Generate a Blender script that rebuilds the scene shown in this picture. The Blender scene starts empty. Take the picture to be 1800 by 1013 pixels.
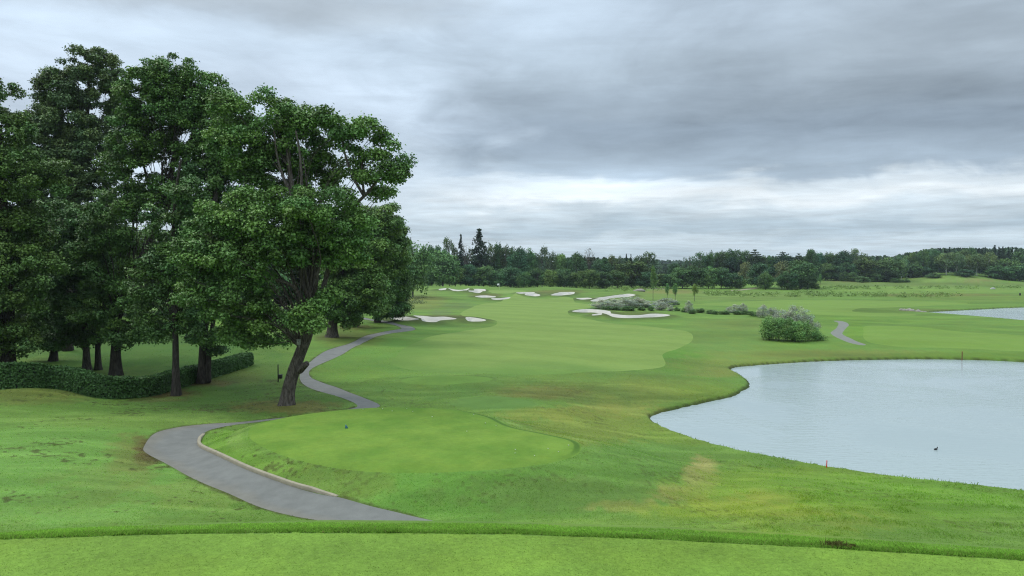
import bpy, math, random
import numpy as np
rng = np.random.default_rng(7)
random.seed(7)
S = bpy.context.scene
COL = S.collection
R = math.radians

# ------------------------------------------------------------------ camera
EYE = 12.0; F = 1360.0; VH = 465.0; CX, CY = 900.0, 506.5
PITCH = math.atan((CY - VH) / F)
cam = bpy.data.cameras.new("camera"); camo = bpy.data.objects.new("camera", cam); COL.objects.link(camo)
camo.location = (0, 0, EYE); camo.rotation_euler = (math.pi / 2 - PITCH, 0, 0)
cam.sensor_width = 36; cam.lens = F / 1800 * 36; cam.clip_start = .1; cam.clip_end = 6000
S.camera = camo
cp, sp = math.cos(PITCH), math.sin(PITCH)

def ray(u, v):
    u = np.asarray(u, float); v = np.asarray(v, float)
    x = (u - CX) / F; y = -(v - CY) / F
    return np.stack([x, cp + y * sp, -sp + y * cp], -1)

def plane(u, v, z=0.0):
    d = ray(u, v); t = (z - EYE) / d[..., 2]
    return np.stack([d[..., 0] * t, d[..., 1] * t], -1)

def at(u, v, depth):
    d = ray(u, v); t = depth / d[..., 1]
    return np.stack([d[..., 0] * t, d[..., 1] * t, EYE + d[..., 2] * t], -1)

def project(x, y, z):
    zz = z - EYE
    fw = y * cp - zz * sp; up = y * sp + zz * cp
    fw = np.where(fw > .05, fw, .05)
    return CX + F * x / fw, CY - F * up / fw

# ------------------------------------------------------------------ noise
def _hash(ix, iy, seed):
    h = (ix.astype(np.int64) * 374761393 + iy.astype(np.int64) * 668265263 + seed * 974634777) & 0x7fffffff
    h = ((h ^ (h >> 13)) * 1274126177) & 0x7fffffff
    return ((h ^ (h >> 16)) & 0xffff) / 65535.0

def vnoise(x, y, seed=0):
    ix = np.floor(x); iy = np.floor(y); fx = x - ix; fy = y - iy
    fx = fx * fx * (3 - 2 * fx); fy = fy * fy * (3 - 2 * fy)
    a = _hash(ix, iy, seed); b = _hash(ix + 1, iy, seed); c = _hash(ix, iy + 1, seed); d = _hash(ix + 1, iy + 1, seed)
    return (a * (1 - fx) + b * fx) * (1 - fy) + (c * (1 - fx) + d * fx) * fy

def fbm(x, y, seed=0, octv=3):
    s = 0; a = .5; t = 0
    for k in range(octv):
        s = s + a * vnoise(x, y, seed + k); t += a; a *= .5; x = x * 2.03 + 5.1; y = y * 2.03 + 1.7
    return s / t

def sstep(a, b, x):
    t = np.clip((x - a) / (b - a), 0, 1); return t * t * (3 - 2 * t)

# ------------------------------------------------------------------ polygons
def smooth_closed(P, n=6):
    P = np.asarray(P, float); out = []
    m = len(P)
    for i in range(m):
        p0, p1, p2, p3 = P[i - 1], P[i], P[(i + 1) % m], P[(i + 2) % m]
        for k in range(n):
            t = k / n
            out.append(.5 * (2 * p1 + (p2 - p0) * t + (2 * p0 - 5 * p1 + 4 * p2 - p3) * t * t + (3 * p1 - p0 - 3 * p2 + p3) * t ** 3))
    return np.array(out)

def smooth_open(P, n=6):
    P = np.asarray(P, float); out = []; m = len(P)
    for i in range(m - 1):
        p0 = P[max(i - 1, 0)]; p1 = P[i]; p2 = P[i + 1]; p3 = P[min(i + 2, m - 1)]
        for k in range(n):
            t = k / n
            out.append(.5 * (2 * p1 + (p2 - p0) * t + (2 * p0 - 5 * p1 + 4 * p2 - p3) * t * t + (3 * p1 - p0 - 3 * p2 + p3) * t ** 3))
    out.append(P[-1]); return np.array(out)

def pip(poly, x, y):
    ins = np.zeros(x.shape, bool); n = len(poly)
    for i in range(n):
        x1, y1 = poly[i]; x2, y2 = poly[(i + 1) % n]
        if y1 == y2: continue
        c = (y1 > y) != (y2 > y)
        ins ^= c & (x < (x2 - x1) * (y - y1) / (y2 - y1) + x1)
    return ins

def segdist(poly, x, y, closed=True):
    n = len(poly); best = np.full(x.shape, 1e18); bx = np.zeros(x.shape); by = np.zeros(x.shape)
    for i in range(n if closed else n - 1):
        x1, y1 = poly[i]; x2, y2 = poly[(i + 1) % n]
        dx, dy = x2 - x1, y2 - y1; L = dx * dx + dy * dy
        if L < 1e-14: continue
        t = np.clip(((x - x1) * dx + (y - y1) * dy) / L, 0, 1)
        qx = x1 + t * dx; qy = y1 + t * dy
        d = (x - qx) ** 2 + (y - qy) ** 2
        m = d < best
        best = np.where(m, d, best); bx = np.where(m, qx, bx); by = np.where(m, qy, by)
    return np.sqrt(best), bx, by

class Poly:
    def __init__(s, xy, margin):
        s.p = np.asarray(xy); s.m = margin
        s.lo = s.p.min(0) - margin; s.hi = s.p.max(0) + margin
    def near(s, x, y): return (x > s.lo[0]) & (x < s.hi[0]) & (y > s.lo[1]) & (y < s.hi[1])
    def sdf(s, x, y):           # positive outside
        d, _, _ = segdist(s.p, x, y)
        return np.where(pip(s.p, x, y), -d, d)

# ------------------------------------------------------------------ terrain
CP = [  # photo pixel and height above the pond
 (0, 905, 3.3), (0, 860, 3.35), (0, 800, 3.2), (0, 740, 2.8), (-200, 860, 3.6), (-200, 760, 3.2), (60, 694, 2.75), (-200, 690, 2.8),
 (150, 850, 2.95), (200, 800, 2.75), (150, 760, 2.75), (260, 760, 2.4), (300, 735, 2.35), (200, 722, 2.45), (120, 715, 2.6), (300, 702, 1.75), (225, 700, 2.0), (420, 715, 1.75),
 (400, 905, 2.55), (255, 785, 2.1), (350, 785, 2.0), (430, 741, 1.95), (500, 890, 2.2), (740, 913, 2.25), (330, 845, 2.4),
 (503, 712, 1.95), (640, 711, 1.6), (550, 780, 2.0), (700, 780, 1.8), (850, 800, 1.7), (650, 740, 1.7), (800, 735, 1.6), (900, 912, 2.3), (1000, 900, 2.1),
 (940, 715, 1.35), (790, 668, 1.45), (1000, 700, 1.05), (1150, 690, .8), (1000, 735, 1.25), (1205, 820, 1.25), (1250, 832, 1.2), (1120, 770, .8), (1100, 740, .7),
 (1350, 850, 1.5), (1500, 918, 2.45), (1700, 930, 2.1), (1100, 908, 2.5), (1800, 905, 1.3), (1600, 862, .9), (2000, 940, 1.5), (1450, 875, 1.7), (1300, 900, 2.2),
 (1145, 735, .3), (1300, 675, .25), (1285, 648, .3), (1500, 633, .25), (1800, 635, .25), (1200, 765, .3), (1300, 795, .3), (1450, 823, .3), (1600, 845, .3), (1800, 868, .3),
 (1400, 615, .65), (1390, 600, .9), (1650, 600, .8), (1650, 572, .7), (1650, 557, .2), (1800, 565, .2), (1800, 541, .2), (1500, 560, .9), (1500, 540, .9), (1600, 530, .8), (1600, 510, 1.0), (1600, 497, 1.2), (1800, 590, .7), (1800, 520, .9),
 (900, 640, 1.6), (900, 600, 1.8), (900, 560, 2.0), (900, 530, 2.3), (900, 516, 2.7), (880, 506, 3.4), (740, 504, 3.4),
 (700, 620, 1.8), (600, 620, 1.8), (560, 650, 1.65), (680, 565, 2.0), (740, 540, 2.5), (730, 515, 3.2), (760, 563, 2.1),
 (1090, 553, 1.7), (1000, 580, 1.7), (1200, 600, 1.05), (1200, 640, .75), (1100, 650, .9), (1100, 520, 1.9), (1200, 520, 1.4), (1300, 520, 1.2), (1250, 507, 1.2), (1100, 508, 1.6), (1385, 511, 1.1),
 (100, 645, 2.1), (250, 620, 2.3), (330, 585, 2.9), (50, 600, 2.6), (440, 640, 1.95), (600, 580, 2.1), (-200, 620, 2.5), (480, 600, 2.2), (200, 575, 3.2),
]
cpx = []; cpz = []
for u, v, z in CP:
    p = plane(u, v, z); cpx.append(p); cpz.append(z)
for az in (-.72, -.45, -.2, 0, .2, .45, .72):                    # hidden slope below the near tee, and the far country
    for d, z in ((5.2, 10.2), (8, 8.2), (12, 6.5), (17, 4.9), (22, 3.7)):
        cpx.append((d * math.sin(az), d * math.cos(az))); cpz.append(z)
    for d, z in ((430, 1.4), (700, 1.6), (1400, 2.0)):
        cpx.append((d * math.sin(az), d * math.cos(az))); cpz.append(z)
for u, D, z in ((870, 345, 1.6), (760, 365, 1.8), (1000, 345, 1.6), (1660, 520, 6.5), (1740, 515, 5), (1620, 520, 5.5), (1316, 420, 3.2), (1800, 500, 1.6), (1772, 500, 1.9), (1850, 510, 1.6)):
    cpx.append(at(u, 500, D)[:2]); cpz.append(z)
cpx = np.array(cpx, float); cpz = np.array(cpz, float)

def warp(x, y):
    d = np.clip(np.hypot(x, y), 4.5, 1500); a = np.clip(np.arctan2(x, y), -.75, .75)
    return np.stack([a * 3.2, np.log(d) * 1.5], -1)

def phi(r2): return .5 * r2 * np.log(r2 + 1e-12)
_W = warp(cpx[:, 0], cpx[:, 1]); n = len(_W)
_K = phi(((_W[:, None] - _W[None]) ** 2).sum(-1)) + np.eye(n) * .004
_P = np.c_[np.ones(n), _W]
_sol = np.linalg.solve(np.block([[_K, _P], [_P.T, np.zeros((3, 3))]]), np.r_[cpz, np.zeros(3)])

def tps(x, y):
    out = np.empty(x.size); X = x.ravel(); Y = y.ravel()
    for i in range(0, X.size, 40000):
        w = warp(X[i:i + 40000], Y[i:i + 40000])
        r2 = (w[:, None, 0] - _W[None, :, 0]) ** 2 + (w[:, None, 1] - _W[None, :, 1]) ** 2
        out[i:i + 40000] = phi(r2) @ _sol[:n] + _sol[n] + w @ _sol[n + 1:]
    return out.reshape(x.shape)

# gaussian mounds: (photo u, v, rough z, half-width m, half-depth m, rise m)
GB = []
for u, v, z, rx, ry, h in ((790, 668, 1.5, 5.5, 4.5, .42), (870, 706, 1.4, 4.0, 3.0, .3), (770, 556, 2.2, 7, 7, .5), (830, 558, 2.2, 3.5, 5, .35), (1110, 549, 1.8, 7, 7, .6),
                           (840, 506, 3.2, 9, 10, .5), (950, 508, 3, 8, 10, .6), (990, 507, 3, 9, 10, .7), (1060, 510, 2.5, 12, 12, .6), (60, 690, 2.8, 3.2, 2.5, .25),
                           (1000, 655, 1.2, 7, 3, .25), (1250, 585, 1.1, 8, 6, .4), (1150, 600, 1.2, 7, 8, .25), (1560, 545, .9, 14, 12, .5), (1650, 578, .8, 14, 5, .4),
                           (1450, 515, 1.2, 25, 14, .4), (1600, 508, 1.1, 30, 20, .5), (860, 519, 2.6, 8, 7, .5), (1600, 600, .8, 16, 4, .25), (1250, 700, .6, 3, 3, .15)):
    p = plane(u, v, z); GB.append((p[0], p[1], rx, ry, h))

def px_poly(pts, z, n=6):
    pts = np.asarray(pts, float); return smooth_closed(plane(pts[:, 0], pts[:, 1], z), n)

TEE_Z = 3.2
MIDTEE = Poly(px_poly([(450, 742), (500, 730), (560, 721), (620, 715), (680, 712), (740, 712.5), (800, 716), (860, 729), (900, 747), (960, 760), (1010, 772), (1022, 785), (1008, 800), (950, 814), (850, 823), (740, 826), (640, 823), (560, 812), (490, 793), (447, 772), (436, 756)], TEE_Z), 12)
POND = Poly(px_poly([(1144, 735), (1160, 727), (1200, 717), (1250, 706), (1290, 696), (1311, 684), (1318, 677), (1310, 667), (1296, 658), (1284, 650), (1300, 645), (1380, 639), (1450, 635), (1550, 632.5), (1650, 632), (1740, 634), (1800, 637), (1950, 645), (2150, 665), (2300, 720), (2350, 800), (2250, 900), (2050, 930), (1900, 893), (1800, 869), (1700, 856), (1600, 845.5), (1500, 832), (1400, 815), (1300, 795), (1230, 777), (1180, 759), (1150, 744)], 0), 9)
POND2 = Poly(px_poly([(1604, 549.8), (1640, 548.4), (1700, 545.3), (1800, 540.5), (1950, 536), (2150, 538), (2250, 550), (2150, 578), (1950, 578), (1800, 565), (1740, 559.6), (1680, 554.6), (1640, 551.6)], 0), 14)
lip_u = np.array([-900, -400, 0, 250, 520, 900, 1200, 1500, 1800, 2200, 2700]); lip_v = np.array([1010, 975, 948, 940, 935, 939, 950, 966, 985, 1015, 1050])
NT_Z = 10.3
_lp = plane(lip_u, lip_v, NT_Z)
def lip(x): return np.interp(x, _lp[:, 0], _lp[:, 1])

BUNK = []
def height(x, y, bunk=True):
    x = np.asarray(x, float); y = np.asarray(y, float)
    h = tps(x, y)
    d = np.hypot(x, y)
    amp = .05 + .10 * sstep(20, 90, d) + .12 * sstep(150, 400, d)
    h = h + amp * 2 * (fbm(x / 9, y / 9, 3) - .5) + .8 * amp * (fbm(x / 31, y / 31, 9) - .5)
    for gx, gy, rx, ry, a in GB:
        h = h + a * np.exp(-((x - gx) / rx) ** 2 - ((y - gy) / ry) ** 2)
    m = MIDTEE.near(x, y)
    if m.any():
        s = MIDTEE.sdf(x[m], y[m]); w = 3.6 + 4.0 * sstep(-6, 6, x[m]) + 1.0 * sstep(36, 44, y[m]) * 0
        k = 1 - sstep(-1.1, w + .3, s)
        h[m] = np.maximum(h[m], h[m] * (1 - k) + (TEE_Z + .0) * k)
    for P in (POND, POND2):
        m = P.near(x, y)
        if m.any():
            s = P.sdf(x[m], y[m]); s = s + .35 * (fbm(x[m] / .8, y[m] / .8, 21, 2) - .5)
            w = sstep(0, P.m - 1.5, s)
            bank = .30 * (1 - np.exp(-np.clip(s, 0, 9) / .25)) + .05 * np.clip(s, 0, 20)
            out = bank * (1 - w) + np.maximum(h[m], .15) * w
            h[m] = np.where(s > 0, out, np.maximum(-1.5, .5 * s))
    if bunk:
        for P in BUNK:
            m = P.near(x, y)
            if m.any():
                s = P.sdf(x[m], y[m])
                h[m] += np.where(s > 0, .32 * np.exp(-(s / 2.2) ** 2), .32 - .75 * sstep(0, 1.5, -s))
    # the tee the photographer stands on
    s = y - lip(x)
    k = sstep(.7, 3.4, s)
    nt = NT_Z - .24 * np.clip(s, 0, 1.5) + .012 * (fbm(x / .9, y / .9, 5) - .5)
    return nt * (1 - k) + np.minimum(h, NT_Z) * k

def H(x, y): return float(height(np.array([x]), np.array([y]))[0])

_ts = np.geomspace(6.5, 1600, 500)
def ground_hit(u, v):                       # pixel -> ground point (first hit beyond the near tee)
    u = np.atleast_1d(np.asarray(u, float)); v = np.atleast_1d(np.asarray(v, float))
    D = ray(u, v); out = np.zeros((len(u), 3))
    for i in range(len(u)):
        d = D[i] / D[i, 1]
        z = EYE + d[2] * _ts; h = height(d[0] * _ts, _ts, False)
        b = np.where(z < h)[0]
        k = b[0] if len(b) else len(_ts) - 1
        t0, t1 = _ts[max(k - 1, 0)], _ts[k]
        for _ in range(2):
            tt = np.linspace(t0, t1, 12); zz = EYE + d[2] * tt - height(d[0] * tt, tt, False)
            q = np.where(zz < 0)[0]; q = q[0] if len(q) else 11
            t0, t1 = tt[max(q - 1, 0)], tt[q]
        t = (t0 + t1) / 2
        out[i] = (d[0] * t, t, EYE + d[2] * t)
    return out

def hit_poly(pts, n=6):
    pts = np.asarray(pts, float); return smooth_closed(ground_hit(pts[:, 0], pts[:, 1])[:, :2], n)

# ------------------------------------------------------------------ objects and materials
def tag(o, label=None, cat=None, group=None, kind=None):
    if label: o['label'] = label
    if cat: o['category'] = cat
    if group: o['group'] = group
    if kind: o['kind'] = kind
    return o

def empty(name, loc=(0, 0, 0), rz=0):
    o = bpy.data.objects.new(name, None); COL.objects.link(o); o.location = loc; o.rotation_euler.z = rz
    o.empty_display_size = .2
    return o

def link(name, me, parent=None, mat=None):
    o = bpy.data.objects.new(name, me); COL.objects.link(o)
    if parent: o.parent = parent
    if mat and not me.materials: me.materials.append(mat)
    return o

def mesh(name, V, Fs, tint=None, mat=None, smooth=False, normals=None):
    """V (n,3); Fs: (m,k) index array or list of such arrays."""
    if not isinstance(Fs, list): Fs = [Fs]
    Fs = [np.asarray(f, np.int64) for f in Fs if len(f)]
    me = bpy.data.meshes.new(name); V = np.asarray(V, np.float32)
    me.vertices.add(len(V)); me.vertices.foreach_set('co', V.ravel())
    loops = np.concatenate([f.ravel() for f in Fs]).astype(np.int32)
    starts = []; p = 0
    for f in Fs:
        starts.append(p + np.arange(len(f)) * f.shape[1]); p += f.size
    starts = np.concatenate(starts).astype(np.int32)
    me.loops.add(len(loops)); me.loops.foreach_set('vertex_index', loops)
    me.polygons.add(len(starts)); me.polygons.foreach_set('loop_start', starts)
    if smooth: me.polygons.foreach_set('use_smooth', np.ones(len(starts), bool))
    me.update(calc_edges=True)
    if tint is not None:
        c = np.ones((len(V), 4), np.float32); c[:, :3] = tint
        a = me.attributes.new('tint', 'FLOAT_COLOR', 'POINT'); a.data.foreach_set('color', c.ravel())
    if normals is not None: me.normals_split_custom_set_from_vertices(np.asarray(normals, np.float32).tolist())
    if mat: me.materials.append(mat)
    return me

class Sock:
    """tiny arithmetic wrapper over shader sockets"""
    def __init__(s, nt, o): s.nt, s.o = nt, o
    def _m(s, op, b=None, c=None, rev=False):
        n = s.nt.nodes.new('ShaderNodeMath'); n.operation = op
        a = s
        if rev: a, b = b, a
        for i, q in enumerate((a, b, c)):
            if q is None: continue
            if isinstance(q, Sock): s.nt.links.new(q.o, n.inputs[i])
            else: n.inputs[i].default_value = q
        return Sock(s.nt, n.outputs[0])
    def __add__(s, b): return s._m('ADD', b)
    def __sub__(s, b): return s._m('SUBTRACT', b)
    def __rsub__(s, b): return s._m('SUBTRACT', b, rev=True)
    def __mul__(s, b): return s._m('MULTIPLY', b)
    def __truediv__(s, b): return s._m('DIVIDE', b)
    __radd__ = __add__; __rmul__ = __mul__
    def step(s, a, b):
        n = s.nt.nodes.new('ShaderNodeMapRange'); n.interpolation_type = 'SMOOTHSTEP'
        s.nt.links.new(s.o, n.inputs[0]); n.inputs[1].default_value = a; n.inputs[2].default_value = b
        return Sock(s.nt, n.outputs[0])

def noise(nt, vec, scale, detail=3, rough=.5, dist=0):
    n = nt.nodes.new('ShaderNodeTexNoise'); n.inputs['Scale'].default_value = scale; n.inputs['Detail'].default_value = detail
    n.inputs['Roughness'].default_value = rough; n.inputs['Distortion'].default_value = dist
    if vec is not None: nt.links.new(vec, n.inputs['Vector'])
    return Sock(nt, n.outputs[0])

def mixc(nt, a, b, f, mode='MIX'):
    n = nt.nodes.new('ShaderNodeMix'); n.data_type = 'RGBA'; n.blend_type = mode; n.clamp_factor = True
    for q, i in ((f, 0), (a, 6), (b, 7)):
        if hasattr(q, 'o'): nt.links.new(q.o, n.inputs[i])
        elif hasattr(q, 'is_linked'): nt.links.new(q, n.inputs[i])
        elif isinstance(q, (int, float)): n.inputs[i].default_value = q
        else: n.inputs[i].default_value = (*q[:3], 1)
    return n.outputs[2]

def scale_col(nt, col, f):
    n = nt.nodes.new('ShaderNodeVectorMath'); n.operation = 'SCALE'
    nt.links.new(col, n.inputs[0])
    if isinstance(f, Sock): nt.links.new(f.o, n.inputs['Scale'])
    else: n.inputs['Scale'].default_value = f
    return n.outputs[0]

def mat(name, rough=.8, spec=.3):
    m = bpy.data.materials.new(name); m.use_nodes = True; nt = m.node_tree
    b = nt.nodes['Principled BSDF']; b.inputs['Roughness'].default_value = rough; b.inputs['Specular IOR Level'].default_value = spec
    return m, nt, b

def attr(nt, name='tint'):
    a = nt.nodes.new('ShaderNodeAttribute'); a.attribute_name = name; return a.outputs['Color']

def pos(nt):
    g = nt.nodes.new('ShaderNodeNewGeometry'); return g.outputs['Position']

def objco(nt):
    g = nt.nodes.new('ShaderNodeTexCoord'); return g.outputs['Object']

def lin(c):
    c = np.asarray(c, float) / 255.0
    return np.where(c <= .04045, c / 12.92, ((c + .055) / 1.055) ** 2.4)

def bumpn(nt, b, hgt, strength, distance):
    n = nt.nodes.new('ShaderNodeBump'); n.inputs['Strength'].default_value = strength; n.inputs['Distance'].default_value = distance
    nt.links.new(hgt.o, n.inputs['Height']); nt.links.new(n.outputs[0], b.inputs['Normal'])

def grass_mat(name, a1, a2, a3, bump=.35, a4=0):
    m, nt, b = mat(name, .9, .12)
    p = pos(nt)
    k = 1 + a1 * 2 * (noise(nt, p, .45, 4, .6) - .5) + a2 * 2 * (noise(nt, p, 4.5, 4, .65) - .5) + a3 * 2 * (noise(nt, p, 26, 3, .7) - .5)
    if a4: k = k + a4 * 2 * (noise(nt, p, 95, 3, .7) - .5)
    c = scale_col(nt, attr(nt), k)
    hue = noise(nt, p, 1.7, 4, .6).step(.42, .68)
    c2 = mixc(nt, c, (1.12, .98, .75), hue * .28, 'MULTIPLY')
    nt.links.new(c2, b.inputs['Base Color'])
    bumpn(nt, b, noise(nt, p, 14, 4, .7), bump, .04)
    return m

M_ROUGH = grass_mat('rough_grass', .16, .32, .36, .3)
M_FAIR = grass_mat('mown_grass', .13, .17, .20, .2)
M_NEAR = grass_mat('foreground_turf', .14, .24, .40, .35, .45)
M_TEE = grass_mat('tee_grass', .20, .22, .24, .3)

def plain(name, col, rough=.8, var=.15, scale=6, spec=.3, bump=0, bscale=20, tintattr=False):
    m, nt, b = mat(name, rough, spec)
    p = objco(nt)
    if tintattr: base = attr(nt)
    else:
        c = nt.nodes.new('ShaderNodeRGB'); c.outputs[0].default_value = (*col, 1); base = c.outputs[0]
    k = 1 + var * 2 * (noise(nt, p, scale, 5, .6) - .5)
    nt.links.new(scale_col(nt, base, k), b.inputs['Base Color'])
    if bump: bumpn(nt, b, noise(nt, p, bscale, 5, .6), bump, .05)
    return m

M_PATH = plain('asphalt', (.205, .205, .215), .9, .30, 1.3, .2, .3, 40, True)
M_SAND = plain('bunker_sand', (.375, .355, .305), .95, .26, .6, .1, .2, 6)
M_KERB = plain('kerb_concrete', (.25, .22, .155), .9, .3, 3, .2, .3, 30)
M_BLADE = None

def leaf_mat(name, trans=.3, rough=.45, spec=.35, rnd=.25):
    m, nt, b = mat(name, rough, spec)
    oi = nt.nodes.new('ShaderNodeObjectInfo'); r = Sock(nt, oi.outputs['Random'])
    c = scale_col(nt, attr(nt), 1 + rnd * 2 * (r - .5))
    if rnd > .15:
        r2 = (r * 7.31)._m('FRACT'); c = mixc(nt, c, mixc(nt, (1.18, 1.0, .78), (.84, 1.0, 1.12), r2), 1.0, 'MULTIPLY')
    nt.links.new(c, b.inputs['Base Color'])
    t = nt.nodes.new('ShaderNodeBsdfTranslucent'); nt.links.new(scale_col(nt, c, 1.25), t.inputs['Color'])
    mx = nt.nodes.new('ShaderNodeMixShader'); mx.inputs[0].default_value = trans
    out = nt.nodes['Material Output']
    nt.links.new(b.outputs[0], mx.inputs[1]); nt.links.new(t.outputs[0], mx.inputs[2]); nt.links.new(mx.outputs[0], out.inputs['Surface'])
    return m

M_LEAF = leaf_mat('tree_leaves', .08, .55, .2, .10)
M_FARLEAF = leaf_mat('far_tree_leaves', .12, .65, .12, .30)
M_BLADE = leaf_mat('grass_blades', .5, .7, .1, 0)
def soft_normal(m, wgt):
    nt = m.node_tree; g = nt.nodes.new('ShaderNodeNewGeometry'); a = nt.nodes.new('ShaderNodeVectorMath'); a.operation = 'MULTIPLY_ADD'
    nt.links.new(g.outputs['Normal'], a.inputs[0]); a.inputs[1].default_value = (1 - wgt,) * 3; a.inputs[2].default_value = (0, 0, wgt)
    b_ = nt.nodes.new('ShaderNodeVectorMath'); b_.operation = 'NORMALIZE'; nt.links.new(a.outputs[0], b_.inputs[0])
    for n in nt.nodes:
        if n.type in ('BSDF_PRINCIPLED', 'BSDF_TRANSLUCENT'): nt.links.new(b_.outputs[0], n.inputs['Normal'])

M_SHRUB = leaf_mat('shrub_leaves', .2, .6, .2, .14)

def bark_mat(name, col, col2):
    m, nt, b = mat(name, .95, .15)
    p = objco(nt)
    mp = nt.nodes.new('ShaderNodeMapping'); mp.inputs['Scale'].default_value = (5, 5, .9); nt.links.new(p, mp.inputs['Vector'])
    n1 = noise(nt, mp.outputs[0], 2.2, 6, .65, .6); n2 = noise(nt, p, .8, 4, .6)
    c = mixc(nt, col, col2, n1.step(.35, .68)); c = mixc(nt, c, (.06, .075, .04), n2.step(.55, .8) * .5)
    nt.links.new(c, b.inputs['Base Color']); bumpn(nt, b, n1, .9, .12)
    return m
M_BARK = bark_mat('bark', (.045, .036, .028), (.15, .13, .11))
M_DARKBARK = bark_mat('dark_bark', (.03, .026, .022), (.085, .072, .06))
M_BIRCH = plain('birch_bark', (.5, .5, .47), .8, .4, 3)
M_FARBARK = plain('far_bark', (.09, .08, .07), .9, .3, 3)

# ------------------------------------------------------------------ ground polygons
FAIR = hit_poly([(905, 517.5), (880, 530.5), (850, 534), (815, 547), (812, 555), (845, 559), (872, 566), (868, 573), (835, 579), (790, 586), (745, 596), (715, 610), (697, 625), (690, 640), (720, 650), (800, 656), (900, 658), (1000, 657), (1100, 652), (1167, 644), (1165, 623), (1192, 613), (1217, 598), (1208, 583), (1150, 575), (1080, 569), (1035, 561), (1001, 554), (1004, 546), (1038, 541), (1040, 536), (1012, 532), (1004, 524), (985, 523), (945, 525), (912, 520)])
FAIR2 = hit_poly([(1526, 573), (1600, 574), (1700, 584), (1800, 590), (1900, 596), (1900, 622), (1800, 618), (1700, 613), (1600, 611), (1550, 606), (1521, 598), (1518, 585)])
FAIR3 = hit_poly([(1215, 536), (1290, 531), (1420, 527.5), (1560, 529), (1690, 532), (1700, 534), (1640, 537), (1560, 541), (1500, 545), (1520, 550), (1600, 552), (1600, 555), (1500, 556), (1420, 552), (1350, 543), (1280, 538)])
GREEN = hit_poly([(862, 511.5), (900, 510.5), (925, 512), (912, 515), (880, 515.8), (862, 514.5)])
FT1 = hit_poly([(706, 668), (730, 663), (790, 660.5), (845, 662), (866, 666), (850, 671), (790, 676), (735, 676), (712, 673)])
FT2 = hit_poly([(790, 706), (830, 699), (880, 697), (925, 704), (942, 712), (905, 717), (845, 718), (800, 714)])
BP = [
 ([(684, 562.5), (693, 560), (708, 561), (723, 564), (738, 567.5), (723, 568.3), (702, 566.3)], 'small pale bunker half hidden below the rightmost dark tree'),
 ([(727, 559), (745, 559), (762, 560.5), (782, 560), (797, 563.5), (803, 566), (789, 566), (774, 567), (765, 570), (743, 569.5), (740, 566), (731, 562)], 'white bunker with a scalloped lip left of the fairway, beside the path bend'),
 ([(819, 562), (836, 562), (854, 565.7), (847, 568.3), (823, 568.3)], 'small separate white bunker nearest the left fairway edge'),
 ([(772, 510), (784, 510), (783, 512), (773, 512)], 'tiny white bunker farthest left below the far treeline'),
 ([(788.6, 510), (806, 511.6), (824, 510), (823, 511.8), (808, 514), (793, 512.2)], 'thin crescent bunker left of the far green'),
 ([(831, 510), (841, 509.6), (854, 511.2), (847, 515), (836, 516.8), (823, 513.8), (834, 513)], 'broad white bunker immediately left of the far green'),
 ([(835, 522.8), (854, 521.4), (870, 523), (869, 525.2), (845, 525.2)], 'oblong bunker short left of the far green, upper of two'),
 ([(863.5, 527.2), (880, 526.6), (896, 524.8), (895, 527), (882, 529), (869, 529.2)], 'curved bunker short of the far green, lower of two'),
 ([(908, 516.2), (938, 515.5), (938, 517.4), (930, 519.6), (914.5, 518.8)], 'narrow bunker at the right front of the far green'),
 ([(922, 520.4), (940, 519), (950, 521), (940, 522.9)], 'slim bunker just below the narrow one at the green front'),
 ([(967.7, 520.9), (979.7, 516.8), (995, 515.3), (1010, 515.5), (1005.7, 519.2), (988, 521.3)], 'wedge shaped white bunker right of the far green'),
 ([(1013, 526), (1033, 526.8), (1041, 529), (1020, 528.8)], 'sliver of bunker left of the grey shrub thicket'),
 ([(1041, 526.6), (1064, 523.7), (1084, 521), (1102, 518.4), (1116, 519.8), (1112, 522.6), (1077, 526), (1062, 529.8), (1046, 532.3), (1038, 530.8), (1052, 528.8)], 'long sloping bunker behind the grey shrub thicket'),
 ([(1005.6, 550), (1015, 547.5), (1036, 546), (1061, 548), (1073, 550.6), (1075, 554.4), (1097, 557), (1120, 557), (1143, 554.6), (1166, 555), (1178, 557), (1163, 559.7), (1128, 561.5), (1097, 562.2), (1077, 560.4), (1061, 556.5), (1043, 552.3), (1020, 552)], 'large winding white bunker on the right of the fairway'),
 ([(1042, 556.6), (1057, 556.4), (1057, 558.2), (1042, 558)], 'tiny slit bunker tucked under the large winding one')]
for pts, lb in BP:
    BUNK.append(Poly(hit_poly(pts, 4), 6))
def px_hit_or_plane(L):
    return np.array([plane(p[0], p[1], p[2]) if len(p) == 3 else ground_hit(p[0], p[1])[0, :2] for p in L])
PO = [(800, 945, 2.5), (680, 932, 2.45), (600, 923, 2.35), (545, 914, 2.3), (500, 905.5, 2.25), (450, 891, 2.25), (400, 872, 2.2), (340, 848, 2.2), (290, 822, 2.1), (262, 805, 2.1), (252, 790, 2.1), (270, 771, 2.05), (310, 759, 2.0), (370, 748, 1.95), (420, 742, 1.95), (540, 734, 1.75), (610, 722, 1.6), (627, 711, 1.6), (583, 694), (544, 682), (528, 669), (529, 655), (542, 639), (569, 619), (594, 610), (617, 603), (639, 592), (667, 585), (694, 580), (706, 577.5), (698, 573), (678, 568.5), (655, 564.4), (633, 560.5), (600, 556)]
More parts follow.
